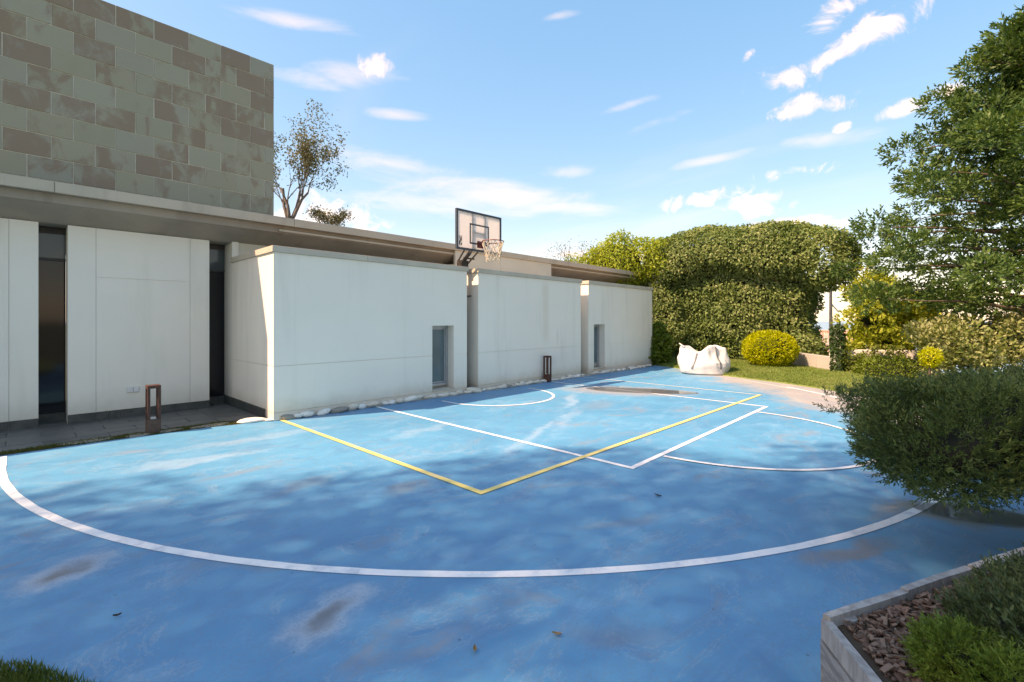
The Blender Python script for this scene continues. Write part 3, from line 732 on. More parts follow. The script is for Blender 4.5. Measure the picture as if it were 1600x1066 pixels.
# slate-clad upper storey
TR = 3.55; TZ = 6.79; CH = .339
TL = -1.9
tw = hp(MB().box(TL + .01, TR - .02, PY + .013, 15.0, 3.58, TZ - .006), 'upper_wall', 'mortar')
slate_me = {}
def slate(w, hgt, k):
    key = (round(w, 2), round(hgt, 2), k % 5)
    if key not in slate_me:
        r_ = random.Random(k % 5); me = MB().box(-w / 2, w / 2, 0, .022, -hgt / 2, hgt / 2).mesh('slate_tile'); me.materials.append(MATS['slate'])
        bm = bmesh.new(); bm.from_mesh(me)
        for v in bm.verts:
            if v.co.y < .01: v.co.y += r_.uniform(-.003, .003)
            v.co.x += r_.uniform(-.002, .002); v.co.z += r_.uniform(-.002, .002)
        bmesh.ops.bevel(bm, geom=bm.edges[:], offset=.003, segments=1, affect='EDGES'); bm.to_mesh(me); bm.free()
        slate_me[key] = me
    return slate_me[key]
tw.matrix_parent_inverse = Matrix.Translation((-2.78, -7.85, 0))
kk = 0
for r_ in range(10):
    zt = TZ - CH * r_; zb = max(zt - CH, 3.585)
    if zt < 3.62: continue
    hgt = zt - zb - .012
    x = (.589 if r_ % 2 == 0 else .341) - .505 * 9
    while x < TR - .01:
        a = max(x, TL); c_ = min(x + .505, TR)
        if c_ - a > .05:
            o = link('slate_tile', slate(c_ - a - .012, hgt, kk), None, tw, ((a + c_) / 2, PY + .004 + random.uniform(-.003, .003), (zt + zb) / 2)); kk += 1
        x += .505
    y = PY + .02 + (0 if r_ % 2 else .25)
    ys_ = [PY + .022] if r_ % 2 == 0 else []
    yv_ = ([PY + .022] if r_ % 2 == 0 else []) + list(np.arange(y, 14.9, .505)) + [14.95]
    yv_ = sorted(set(round(v, 3) for v in yv_))
    for a, c_ in zip(yv_[:-1], yv_[1:]):
        if c_ - a > .06:
            o = link('slate_tile', slate(c_ - a - .011, hgt, kk), None, tw, (TR + .004, (a + c_) / 2, (zt + zb) / 2)); o.rotation_euler = (0, 0, R(90)); kk += 1

# stone ledge along the foot of the annexes
led = [(x, y + .002) for x, y in [(2.66, 7.955), (4.5, 7.822), (6.83, 7.722), (10, 7.682), (14.9, 7.662)]] + [(15.2, 7.95), (2.70, 8.0)]
tag(MB().poly(led, -.05, .022).build('kerb', 'ledge'), kind='structure')
st_me = []
for k in range(9):
    bm = bmesh.new(); bmesh.ops.create_icosphere(bm, subdivisions=2, radius=1); lm = Lump(1.5, 6, 40 + k); lm2 = Lump(4.5, 6, 80 + k)
    for v in bm.verts:
        q_ = np.array([v.co[:]]); v.co *= 1 + .26 * float(lm(q_)[0]) + .10 * float(lm2(q_)[0])
        v.co.z = v.co.z * .75
    me = bpy.data.meshes.new('stone'); bm.to_mesh(me); bm.free()
    me.polygons.foreach_set('use_smooth', [True] * len(me.polygons))
    me.materials.append(MATS[['pale_stone', 'white_stone', 'pale_stone', 'grey_stone', 'white_stone', 'pale_stone', 'pale_stone', 'white_stone', 'pale_stone'][k]]); st_me.append(me)
x = 3.02
while x < 15.3:
    if 6.98 < x < 7.22 or 11.26 < x < 11.6: x += .1; continue
    sz = random.uniform(.04, .095) * (1.2 if x < 7 else .9)
    y = float(np.interp(x, [2.62, 4.5, 6.83, 10, 14.8], [7.955, 7.825, 7.725, 7.685, 7.665])) + sz * .45 + random.uniform(-.01, .02)
    y = min(y, WY - sz * .35)
    o = bpy.data.objects.new('stone', st_me[random.choice([0, 1, 2, 4, 5, 6, 7, 8, 0, 3])]); C.objects.link(o)
    o.location = (x, y, .018 + sz * .30); o.scale = (sz * random.uniform(.9, 1.7), sz * random.uniform(.8, 1.1), sz * random.uniform(.6, .95)); o.rotation_euler = (random.uniform(-.2, .2), random.uniform(-.2, .2), random.uniform(-.5, .5))
    which = 'first white block' if x < 7 else ('middle white block' if x < 11.4 else 'far white block')
    tag(o, 'small pale stone in the row at the foot of the ' + which, 'stone', 'stones at the foot of the ' + which.split(',')[0])
    x += sz * random.uniform(1.7, 3.0)
for (x, y, sx, sy, sz, k, lab) in ((2.55, 8.07, .20, .12, .06, 1, 'large flat white stone lying on the terrace edge at the house corner'), (2.80, 7.93, .13, .07, .035, 4, 'low white stone between the large flat one and the yellow line')):
    o = bpy.data.objects.new('stone', st_me[k]); C.objects.link(o); o.location = (x, y, .02); o.scale = (sx, sy, sz); o.rotation_euler = (0, 0, -.35); tag(o, lab, 'stone')

# ------------------------------------------------------------------ basketball hoop
hx, by = 7.035, 7.63
hoop = empty('basketball_hoop', (hx, 8.2, 0), 'basketball hoop with framed white backboard and torn pale net above the wall', 'hoop')
def hq(mb, name, mat, parent=None, bevel=0, **k):
    o = mb.build(name, mat, parent or hoop, bevel, **k)
    if parent is None: o.matrix_parent_inverse = Matrix.Translation((-hx, -8.2, 0))
    return o
hq(MB().box(hx - .05, hx + .05, 8.15, 8.25, -.02, 2.96), 'post', 'dark_metal', None, .006)
hq(MB().box(hx - .11, hx + .11, 8.12, 8.28, 2.84, 2.99), 'bracket', 'dark_metal', None, .006)
for dx, z0, z1, yo in ((-.10, 2.90, 3.26, 8.17), (.10, 2.90, 3.26, 8.17), (-.10, 2.98, 3.52, 8.24), (.10, 2.98, 3.52, 8.24)):
    hq(MB().tube([(hx + dx, yo, z0), (hx + dx * 1.3, by + .06, z1)], .020, 6), 'arm', 'dark_metal')
hq(MB().tube([(hx - .16, 7.98, 3.02), (hx + .16, 7.98, 3.02)], .018, 6), 'crossbar', 'dark_metal')
hq(MB().tube([(hx - .02, 8.22, 2.95), (hx - .02, 7.93, 3.12)], .035, 8), 'spring', 'dark_metal')
BX0, BX1, BZ0, BZ1 = 6.365, 7.715, 3.135, 4.0
bd = hq(MB().box(BX0 + .02, BX1 - .02, by, by + .012, BZ0 + .02, BZ1 - .02), 'backboard', 'backboard_acrylic')
fw = .042
for (a, c_, z0, z1) in ((BX0, BX0 + fw, BZ0, BZ1), (BX1 - fw, BX1, BZ0, BZ1), (BX0 + fw, BX1 - fw, BZ1 - fw, BZ1), (BX0 + fw, BX1 - fw, BZ0, BZ0 + fw)):
    hq(MB().box(a, c_, by - .018, by + .035, z0, z1), 'frame_bar', 'board_frame', bd, .003)
for x in (hx - .20, hx + .17): hq(MB().box(x - .018, x + .018, by + .013, by + .045, BZ0 + fw, BZ1 - fw), 'rear_bar', 'board_frame', bd)
hq(MB().box(hx - .20, hx + .17, by + .0135, by + .044, BZ0 + .40, BZ0 + .43), 'rear_bar', 'board_frame', bd)
sq = MB(); s0, s1, q0, q1, lw = hx - .29, hx + .29, BZ0 + .15, BZ0 + .60, .034
for (a, c_, z0, z1) in ((s0, s0 + lw, q0, q1), (s1 - lw, s1, q0, q1), (s0 + lw, s1 - lw, q1 - lw, q1), (s0 + lw, s1 - lw, q0, q0 + lw)): sq.box(a, c_, by - .004, by - .0005, z0, z1)
hq(sq, 'target_square', 'board_frame', bd)
lg = MB(); lx, lz = BX0 + .075, BZ0 + .085
for (a, c_, z0, z1) in ((0, .085, 0, .008), (0, .085, .197, .205), (0, .008, .008, .197), (.077, .085, .008, .197), (.012, .030, .014, .10), (.030, .05, .06, .15), (.048, .072, .012, .055), (.020, .042, .155, .185), (.055, .072, .10, .185)):
    lg.box(lx + a, lx + c_, by - .0035, by - .0005, lz + z0, lz + z1)
hq(lg, 'logo', 'print_dark', bd)
RZ, RY, RR = 3.315, 7.20, .235
rim = hq(MB().tube([(hx + RR * math.cos(a), RY + RR * math.sin(a), RZ) for a in np.linspace(0, 2 * math.pi, 32, endpoint=False)], .011, 8, closed=True), 'rim', 'rim_red')
mb = MB().box(hx - .09, hx + .09, by - .030, by - .020, RZ - .10, RZ + .05); mb.box(hx - .07, hx + .07, RY + RR - .01, by - .031, RZ - .012, RZ + .006)
for s in (-1, 1): mb.tube([(hx + s * .06, by - .03, RZ - .09), (hx + s * .10, RY + RR * .85, RZ - .01)], .009, 5)
hq(mb, 'rim_mount', 'rim_red', rim)
net = MB(); NS = 12; lv = [(0, 1.0), (.09, .90), (.18, .78), (.27, .68), (.36, .62), (.43, .60)]
for j in range(NS):
    for sgn in (1, -1):
        pts = []
        for i, (dz, k) in enumerate(lv):
            a = 2 * math.pi * (j + sgn * i * .5) / NS + .05 * math.sin(j * 3 + i); rr_ = RR * k * (1 + .05 * math.sin(j * 2.1 + i))
            pts.append((hx + rr_ * math.cos(a), RY + rr_ * math.sin(a), RZ - dz - .01 * math.sin(j * 1.7 + i)))
        net.tube(pts, .0065, 4)
hq(net, 'net', 'net_cord', rim)

# ------------------------------------------------------------------ bollard lights
def bollard(x, y, label, bright):
    e = empty('bollard_light', (x, y, 0), label, 'bollard light', 'rusted bollard lights at the court edge')
    s = .078; MB().box(-s, s, -s, s, 0, .20).build('base', 'rust_steel_worn' if bright else 'rust_steel', e, .004)
    for sx in (-1, 1):
        for sy in (-1, 1): MB().box(min(sx * s, sx * (s - .034)), max(sx * s, sx * (s - .034)), min(sy * s, sy * (s - .034)), max(sy * s, sy * (s - .034)), .201, .64).build('post', 'rust_steel', e, .002)
    MB().box(-s, s, -s, s, .641, .685).build('cap', 'rust_steel', e, .003)
    MB().box(-.03, .03, -.03, .03, .2005, .225).build('lamp_lens', 'socket', e)
    return e
bollard(1.32, 8.29, 'rusty open bollard light beside the slate terrace on the left', True)
bollard(9.52, 7.70, 'rusty open bollard light against the middle white block', False)

# ------------------------------------------------------------------ bulk bag
def bag():
    e = empty('bulk_bag', (14.35, 5.50, 0), 'slumped white woven bulk bag with grey straps on the lawn edge', 'bag', rz=R(-68))
    la, lb, lc = Lump(2.0, 7, 5), Lump(6.0, 8, 6), Lump(13.0, 8, 8)
    def surf(u, v, off=0):
        # u: angle, v: 0 bottom .. 1 top centre; slack cloth, creased and sunk in the middle
        ca, sa = math.cos(u), math.sin(u); k = (abs(ca) ** 2.8 + abs(sa) ** 2.8) ** (-1 / 2.8)
        prof_r = np.interp(v, [0, .08, .3, .5, .66, .76, .82, 1], [.88, 1.0, 1.06, 1.0, .93, .86, .74, 0.0])
        prof_z = np.interp(v, [0, .08, .3, .5, .66, .76, .82, 1], [0, .03, .24, .44, .60, .70, .66, .34])
        x, y = .64 * k * ca * prof_r, .52 * k * sa * prof_r
        rise = 1 + (.30 * math.cos((x + .52) * 2.1) * (x < .2) * max(0, -x) + .26 * math.exp(-((x - .27) / .24) ** 2) - .16 * math.exp(-((x + .10) / .16) ** 2)) * min(1, v * 1.5)
        z = prof_z * rise * .98
        p = np.array([[x, y, z]])
        crease = .15 * (.5 - abs(float(la(p * 2.2)[0]))) + .10 * (.4 - abs(float(lb(p * 1.1)[0]))) + .045 * (.4 - abs(float(lc(p)[0]))) + .05 * abs(math.sin(u * 5 + 4 * z + 2 * x)) ** .5
        f = crease * min(1, .35 + v * 1.4)
        return (x * (1 + f + off * 2), y * (1 + f + off * 2), max(.004, z * (1 + f * .7)) + off * .5)
    U, Vn = 110, 50; vs = [surf(2 * math.pi * i / U, j / (Vn - 1)) for j in range(Vn) for i in range(U)]
    fs = [(j * U + i, j * U + (i + 1) % U, (j + 1) * U + (i + 1) % U, (j + 1) * U + i) for j in range(Vn - 1) for i in range(U)] + [tuple(range(U))[::-1]]
    MB().add(vs, fs).build('sack', 'bag_woven', e, smooth_=True)
    for u0, du in ((R(-118), .25), (R(-50), -.15), (R(60), .1), (R(130), -.1)):
        L_ = [surf(u0 - .035 + du * v, v, .014) for v in np.linspace(.22, .80, 18)]; Rr = [surf(u0 + .035 + du * v, v, .014) for v in np.linspace(.22, .80, 18)]
        MB().add(L_ + Rr, [(i, i + 1, 18 + i + 1, 18 + i) for i in range(17)]).build('strap', 'bag_strap', e)
    p0 = surf(R(-160), .74); p1 = surf(R(-145), .74)
    MB().tube([p0, (p0[0] - .03, p0[1], p0[2] + .05), (p0[0] - .09, p0[1] - .03, p0[2] + .09), (p1[0] - .06, p1[1], p1[2] + .05), p1], [.022, .02, .018, .02, .022], 8).build('lifting_loop', 'bag_woven', e, smooth_=True)
bag()

# ------------------------------------------------------------------ planter with junipers
PZ = .40
pl = [(2.262, .387), (3.64, -.281), (4.95, -.93), (6.3, -1.60), (5.4, -3.4), (1.7, -2.2), (1.05, -.44)]
planter = empty('planter', (2.262, .387, 0), 'raised bed of weathered grey timber boards filled with bark mulch', 'planter')
def pq(mb, name, mat, parent=None, bevel=0, **k):
    o = mb.build(name, mat, parent or planter, bevel, **k); o.matrix_parent_inverse = Matrix.Translation((-2.262, -.387, 0)); return o
inner = [(x + (3.4 - x) * .03, y + (-1.2 - y) * .03) for x, y in pl]
soil = pq(MB().poly(inner[::-1], -.02, PZ - .045), 'soil', 'soil')
def board(p, q, z0, z1, th=.045, ext=0.0, sh=0.0, wob=0.0022):
    p, q = Vector(p), Vector(q); d = (q - p); L = d.length; d.normalize(); nn = Vector((-d.y, d.x))
    if (Vector((3.4, -1.2)) - p).dot(nn) < 0: nn = -nn
    mb = MB(); K = max(2, int(L / .22)); vs = []
    for i in range(K + 1):
        c_ = p + d * (L * i / K) + nn * sh; w = [random.uniform(-wob, wob) for _ in range(4)]
        vs += [(c_.x - nn.x * w[0], c_.y - nn.y * w[0], z0 + w[1] * .6), (c_.x + nn.x * th, c_.y + nn.y * th, z0 + w[1] * .6), (c_.x + nn.x * (th + w[3]), c_.y + nn.y * (th + w[3]), z1 + w[2]), (c_.x - nn.x * w[0], c_.y - nn.y * w[0], z1 + w[2])]
    fs = [(0, 1, 2, 3), tuple(4 * K + j for j in (3, 2, 1, 0))]
    for i in range(K):
        for j in range(4): fs.append((4 * i + j, 4 * i + 4 + j, 4 * i + 4 + (j + 1) % 4, 4 * i + (j + 1) % 4))
    return mb.add(vs, fs)
edges = [(pl[i], pl[(i + 1) % len(pl)]) for i in range(len(pl))]
for ei, (p, q) in enumerate(edges):
    p, q = Vector(p), Vector(q); L = (q - p).length
    for k in range(4):
        z0, z1 = .002 + k * .099, .094 + k * .099
        nseg = max(1, round(L / (.45 if (k == 3 and ei in (0, 1, 2)) else 1.3)))
        for s in range(nseg):
            a = p + (q - p) * (s / nseg); c_ = p + (q - p) * ((s + 1) / nseg); gap = (c_ - a).normalized() * .004
            pq(board(a + gap, c_ - gap, z0 + random.uniform(-.002, .002), z1 + (random.uniform(-.008, .022) if k == 3 else 0), .032, sh=random.uniform(-.006, .006)), 'board', 'timber_end' if k == 3 else 'timber_grey')
for (x, y) in ((2.30, .36), (1.70, -.02)):
    pq(MB().tube([(x + .05, y - .05, 0), (x + .05, y - .05, PZ - .02)], .035, 8), 'stake', 'timber_grey')
n = 5200
Q = np.concatenate([np.stack([rng.uniform(1.6, 3.3, 9000), rng.uniform(-.9, .40, 9000)], 1), np.stack([rng.uniform(1.1, 5.5, 1000), rng.uniform(-2.2, .0, 1000)], 1)])
def inpoly(Q, poly):
    ins = np.zeros(len(Q), bool); j = len(poly) - 1
    for i in range(len(poly)):
        xi, yi = poly[i]; xj, yj = poly[j]
        ins ^= ((yi > Q[:, 1]) != (yj > Q[:, 1])) & (Q[:, 0] < (xj - xi) * (Q[:, 1] - yi) / (yj - yi + 1e-12) + xi); j = i
    return ins
inn2 = [(x + (3.4 - x) * .045, y + (-1.2 - y) * .045) for x, y in pl]
Q = Q[inpoly(Q, inn2)]; n = len(Q); chips = MB()
for (x, y) in Q:
    L, W_, T = random.choice([random.uniform(.005, .014), random.uniform(.010, .028)]), random.uniform(.004, .012), random.uniform(.0015, .004)
    M_ = Matrix.Translation((x, y, PZ - .045 + random.uniform(.002, .025))) @ Matrix.Rotation(random.uniform(0, 6.28), 4, 'Z') @ Matrix.Rotation(random.gauss(0, .35), 4, 'X') @ Matrix.Rotation(random.gauss(0, .3), 4, 'Y')
    pts = [(-L, -W_ * .7, -T), (L, -W_, -T), (L * .8, W_ * .8, -T), (-L * .9, W_, -T), (-L, -W_ * .6, T), (L * .9, -W_ * .9, T), (L * .75, W_ * .7, T), (-L * .85, W_ * .9, T)]
    chips.add([M_ @ Vector(p) for p in pts], [(3, 2, 1, 0), (4, 5, 6, 7), (0, 1, 5, 4), (1, 2, 6, 5), (2, 3, 7, 6), (3, 0, 4, 7)])
o = pq(chips, 'bark_mulch', 'mulch'); tag(o, kind='stuff')

def juniper(name, loc, lobes, nspray, L, mat, label, trunk, seed, lump=.10, freq=3.0, needles=8, core=.80, depth=.16, along=1.0, nw=.07):
    e = empty(name, loc, label, 'shrub')
    lm, lm2 = Lump(freq, 8, seed), Lump(freq * 3, 8, seed + 1)
    fsd = [ell(c_, r_) for c_, r_ in lobes]
    def sdf(P): return np.min([f(P) for f in fsd], axis=0) - lump * lm(P) - lump * .45 * lm2(P)
    lo = np.min([np.array(c_) - np.array(r_) for c_, r_ in lobes], 0) - .25; hi = np.max([np.array(c_) + np.array(r_) for c_, r_ in lobes], 0) + .25
    Q, G = sdf_points(sdf, lo, hi, nspray, -depth, .02)
    D = unit(G * np.array([1, 1, .6]) * along + rvec(len(Q)) * .65 + np.array([0, 0, .55]))
    V = sprays(Q, D, rng.uniform(.6, 1.3, len(Q)) * L, needles, nw=nw)
    V = V - np.array(loc)
    link('foliage', quads_mesh('foliage', V), mat, e)
    for i, (c_, r_) in enumerate(lobes):
        blob('dark_core', 'juniper_core', e, np.array(c_) - np.array(loc), [max(.02, k * core - .02) for k in r_], .12, 2.5, seed + i, 3)  # added dark solid in each lobe, blocks the view through the sprays
    tb = MB()
    for pts, rad in trunk: tb.tube([Vector(p) - Vector(loc) for p in pts], rad, 8)
    tb.build('trunk', 'bark', e, smooth_=True)
    return e
juniper('cloud_juniper', (5.35, -1.45, PZ - .05),
        [((4.55, -.28, .83), (.62, .64, .32)), ((4.22, .00, .75), (.44, .46, .26)), ((5.05, -.75, .87), (.80, .72, .34)), ((5.5, -1.3, .90), (.7, .6, .34)), ((4.65, -.80, .80), (.50, .50, .30)), ((4.85, -.25, .95), (.66, .64, .21)), ((4.42, .20, .74), (.32, .28, .20))],
        20000, .078, 'juniper_leaf', 'spreading dark green juniper pad overhanging the court from the raised bed',
        [([(5.35, -1.45, PZ - .1), (5.32, -1.38, .6), (5.1, -1.1, .78), (4.7, -.6, .82), (4.3, -.1, .80)], [.09, .075, .06, .04, .015]), ([(5.3, -1.35, .6), (5.5, -1.2, .85), (5.3, -.7, .95)], [.06, .04, .015]), ([(4.7, -.6, .80), (4.45, -.45, .62), (4.25, -.2, .50)], [.025, .016, .006])], 11, .11, 3.8, nw=.10, core=.62)
juniper('low_juniper', (2.62, -.33, PZ - .05),
        [((2.50, -.26, .45), (.25, .22, .12)), ((2.74, -.48, .47), (.32, .28, .14)), ((2.36, -.34, .45), (.26, .26, .13)), ((2.9, -.6, .45), (.3, .3, .16))],
        7000, .055, 'juniper_dark_leaf', 'low dark bluish juniper in the front of the raised bed',
        [([(2.62, -.33, PZ - .1), (2.6, -.3, .5)], [.03, .02])], 23, .05, 6.0, 7, .80, .09, nw=.13)
juniper('small_juniper', (2.17, -.06, PZ - .05),
        [((2.19, -.035, .445), (.125, .105, .085)), ((2.09, -.15, .45), (.14, .12, .10)), ((2.23, -.13, .44), (.11, .10, .08))],
        3600, .038, 'fresh_juniper_leaf', 'small fresh green juniper tuft beside the bark mulch at the bed corner',
        [([(2.17, -.06, PZ - .1), (2.16, -.06, .45)], [.015, .01])], 31, .025, 10.0, 7, .75, .05, nw=.12)
# weeds at the foot of the planter
we = empty('weed_tuft', (2.07, .30, 0), 'small green weed at the foot of the grey planter boards', 'weed')
nn_ = 60; P = np.stack([rng.normal(0, .02, nn_), rng.normal(0, .02, nn_), np.zeros(nn_)], 1); D = unit(np.array([0, 0, 1.]) + rvec(nn_) * .5)
link('leaf_blades', quads_mesh('leaf_blades', leaves(P, D, rvec(nn_), rng.uniform(.05, .16, nn_), .012)), 'moss_blade', we)

# ------------------------------------------------------------------ hedge and garden beyond the lawn
def cam2w(px, depth):
    X = (px - 800) / F_PX * depth
    return (X * ST + depth * CT, -X * CT + depth * ST)
def zpx(py, depth): return EYE + (HOR - py) / F_PX * depth
hed = empty('hedge', (18.9, 6.4, 0), 'tall dense green hedge with an overhanging rounded top behind the lawn', 'hedge')
h1 = rbox((18.1, 3.45, -.3), (20.4, 9.2, 4.2), .5); h2 = rbox((17.45, 2.65, 2.75), (20.9, 9.2, 5.10), 1.15)
h3 = ell((18.7, 8.7, 3.3), (.9, 1.0, 1.6)); h4 = ell((18.3, 3.0, 3.65), (.95, .9, 1.25)); h5 = ell((18.1, 8.9, 1.5), (.7, 1.2, 1.6)); h6 = ell((18.05, 3.7, .55), (.7, .9, .7))
l1, l2, l3 = Lump(1.1, 8, 51), Lump(3.0, 8, 52), Lump(7.0, 8, 53)
def hsdf(P):
    lo_ = P[:, 2] - (3.0 + .85 * np.exp(-((P[:, 1] - 6.3) / 1.7) ** 2)); up_ = h2(P + np.array([0, 0, 0])) + np.maximum(0, -lo_) * .9
    d = np.minimum(np.minimum(h1(P), up_), np.minimum(np.minimum(h3(P), h4(P)), np.minimum(h5(P), h6(P))))
    return d - .20 * l1(P) - .12 * l2(P) - .06 * l3(P)
o = leafy('foliage', 'hedge_leaf', hed, lambda P: np.where(P[:, 0] > 20.6, 9, hsdf(P)), (16.6, 1.8, 0), (20.6, 12.4, 5.7), 72000, .24, .06, .135, .064, .85, -.25, .40, loc=(18.9, 6.4, 0))
core = MB().box(-.45, 1.2, -2.5, 2.4, 0, 4.0); core.box(-.85, 1.6, -2.9, 2.3, 3.45, 4.60); core.build('dark_core', 'foliage_core', hed, .3)  # solid dark filler added behind the hedge leaves, not real branches
hst = MB()
for k in range(6):
    y = 3.9 + k * .95 + random.uniform(-.2, .2); hst.tube([(random.uniform(-.3, .1), y - 6.4, 0), (random.uniform(-.3, .3), y - 6.4 + random.uniform(-.2, .2), 1.2)], [.05, .03], 6)
hst.build('stems', 'bark', hed)

def bush(name, loc, sdfs, lo, hi, n, mat, label, length=.1, width=.05, lump=.08, freq=3, seed=1, core=None, cat='shrub', depth=.18, group=None, jit=.8, up=.1, along=.5, trunk=None):
    e = empty(name, loc, label, cat, group); la, lb = Lump(freq, 8, seed), Lump(freq * 2.7, 8, seed + 1)
    def sdf(P): return np.min([s(P) for s in sdfs], 0) - lump * la(P) - lump * .5 * lb(P)
    leafy('foliage', mat, e, sdf, lo, hi, n, depth, .03, length, width, jit, up, along, loc=loc)
    if core:
        for i, (c_, r_) in enumerate(core): blob('dark_core', 'foliage_core', e, np.array(c_) - np.array(loc), r_, .1, 2, seed + i, 3)  # added dark core, closes the gaps in the leaf shell
    if trunk:
        tb = MB()
        for pts, rad in trunk: tb.tube([Vector(p) - Vector(loc) for p in pts], rad, 7)
        tb.build('trunk', 'bark', e)
    return e
# clipped golden ball
gx_, gy_ = cam2w(1202, 14.9); gz = zpx(546, 14.9)
bush('golden_ball_shrub', (gx_, gy_, .1), [ell((gx_, gy_, gz), (.74, .76, .56))], (gx_ - 1, gy_ - 1, .1), (gx_ + 1, gy_ + 1, 1.7), 11000, 'golden_leaf', 'clipped bright yellow ball shaped shrub on the lawn before the hedge', .075, .026, .025, 5, 61, [((gx_, gy_, gz), (.60, .62, .44))], depth=.12, jit=.6, along=.9,
     trunk=[([(gx_, gy_, .05), (gx_, gy_, .5)], [.07, .06]), ([(gx_, gy_, .1), (gx_ - .2, gy_ + .25, .5)], [.04, .03]), ([(gx_, gy_, .1), (gx_ - .1, gy_ - .3, .5)], [.04, .03])])
# plant at the far corner of the house
sx_, sy_ = cam2w(1030, 17.0)
bush('corner_shrub', (sx_, sy_, 0), [ell((sx_, sy_, .75), (.38, .38, .62)), ell((sx_ - .2, sy_ + .1, .4), (.35, .35, .4))], (sx_ - .9, sy_ - .9, 0), (sx_ + .9, sy_ + .9, 1.6), 2200, 'lime_leaf', 'fresh green leafy plant at the far corner of the white block', .16, .07, .12, 3, 65, [((sx_, sy_, .6), (.22, .22, .4))], trunk=[([(sx_, sy_, 0), (sx_, sy_, .7)], [.03, .02])])
# climbing plant over the far end of the roof
vx, vy = 17.4, 10.5
bush('climbing_shrub', (vx, vy, 0), [ell((vx, vy, 3.95), (1.0, 1.4, 1.2)), ell((vx + .5, vy - 1.2, 4.2), (.9, 1.1, 1.0)), ell((vx - .6, vy + 1.1, 3.6), (.8, .9, .8)), ell((vx + .1, vy - .2, 4.75), (.7, .8, .6))], (vx - 2, vy - 3, 2.6), (vx + 1.8, vy + 2.6, 6.2), 11000, 'vine_leaf',
     'bright yellow green climber tumbling over the far end of the roof', .15, .055, .20, 2.2, 71, [((vx + .2, vy, 4.1), (.65, 1.1, .85))], depth=.40, jit=1.0, up=-.5, along=.3, trunk=[([(vx + .3, vy, 0), (vx + .2, vy, 2), (vx, vy, 4.2)], [.12, .09, .05])])
n = 900
tx = empty('twiggy_shrub', (16.9, 12.0, 0), 'thin grey twiggy shrub rising above the climber at the roof end', 'shrub')
tb = MB(); tips = []
for k in range(26):
    a = random.uniform(0, 6.28); p = Vector((0, 0, 2.5)); d = Vector((math.cos(a) * .25, math.sin(a) * .35, 1)).normalized(); pts = [p.copy()]
    for s in range(6):
        d = (d + Vector((random.gauss(0, .18), random.gauss(0, .18), random.gauss(0, .08)))).normalized(); p = p + d * .45; pts.append(p.copy()); tips.append(p.copy())
    tb.tube(pts, [.022, .018, .015, .012, .009, .007, .004], 4)
tb.tube([(0, 0, 0), (0, 0, 2.6)], [.07, .04], 6); tb.build('stems', 'twig', tx)
T_ = np.array([random.choice(tips)[:] for _ in range(n)]) + rng.normal(0, .10, (n, 3)); link('foliage', quads_mesh('foliage', leaves(T_, rvec(n), rvec(n), .09, .035)), 'olive_leaf', tx)

# low walls, ivy and golden shrub to the right of the hedge
wl0 = cam2w(1262, 14.6); wl1 = cam2w(1300, 13.35); wl2 = cam2w(1470, 12.6)
def wall_seg(p, q, z0, z1, th): 
    p, q = Vector(p), Vector(q); d = (q - p).normalized(); nn = Vector((d.y, -d.x)) * -th
    return MB().poly([(p.x, p.y), (q.x, q.y), (q.x + nn.x, q.y + nn.y), (p.x + nn.x, p.y + nn.y)], z0, z1)
gw = empty('garden_wall', (wl0[0], wl0[1], 0), 'low grey concrete garden wall between hedge and ivy covered post', 'wall')
Mi = Matrix.Translation((-wl0[0], -wl0[1], 0))
pm = Vector(wl0).lerp(Vector(wl1), .36); d_ = (Vector(wl1) - Vector(wl0)).normalized() * .012
for a, c_ in ((Vector(wl0) - (Vector(wl1) - Vector(wl0)) * .8, pm - d_), (pm + d_, Vector(wl1))):
    o = wall_seg(a, c_, -.4, .56, .18).build('wall_panel', 'concrete_wall', gw, .008); o.matrix_parent_inverse = Mi
ww = wall_seg(wl1, wl2, -.4, .78, .25).build('garden_wall', 'stucco_white', None, .01); tag(ww, 'white rendered garden wall overgrown by climbing plants', 'wall')
px_, py_ = cam2w(1309, 13.2)
iv = empty('ivy_post', (px_, py_, 0), 'slim post wrapped in dark green ivy at the end of the white wall', 'post')
MB().box(-.09, .09, -.09, .09, -.2, 1.45).build('post', 'stucco_white', iv, .01)
la = Lump(4, 8, 77)
leafy('ivy', 'ivy_leaf', iv, lambda P: rbox((px_ - .11, py_ - .11, -.1), (px_ + .11, py_ + .11, 1.45), .08)(P) - .05 * la(P), (px_ - .5, py_ - .5, 0), (px_ + .5, py_ + .5, 1.7), 2600, .07, .04, .075, .055, .7, -.3, .3, loc=(px_, py_, 0))
# creepers hanging on the white wall
cre = empty('creeper', (cam2w(1345, 13.0)[0], cam2w(1345, 13.0)[1], 0), 'yellow green creeper trailing down the white garden wall', 'creeper')
P = []
for px in (1327, 1339, 1352, 1366, 1378, 1391, 1405):
    dpt = np.interp(px, [1300, 1470], [13.30, 12.55]) - .07; ht = random.uniform(.45, .95)
    for k in range(260):
        s = random.random(); jx = random.gauss(0, .07 + .05 * s) + .08 * math.sin(s * 5 + px); x, y = cam2w(px + jx * 45, dpt - random.uniform(0, .12)); P.append((x, y, .02 + ht * s))
P = np.array(P) - np.array([*cre.location]); n = len(P)
link('foliage', quads_mesh('foliage', leaves(P, unit(rvec(n) + np.array([-.6, 0, -.4])), unit(rvec(n) * .7 + np.array([-.9, .3, .3])), rng.uniform(.05, .11, n), .05)), 'creeper_leaf', cre)
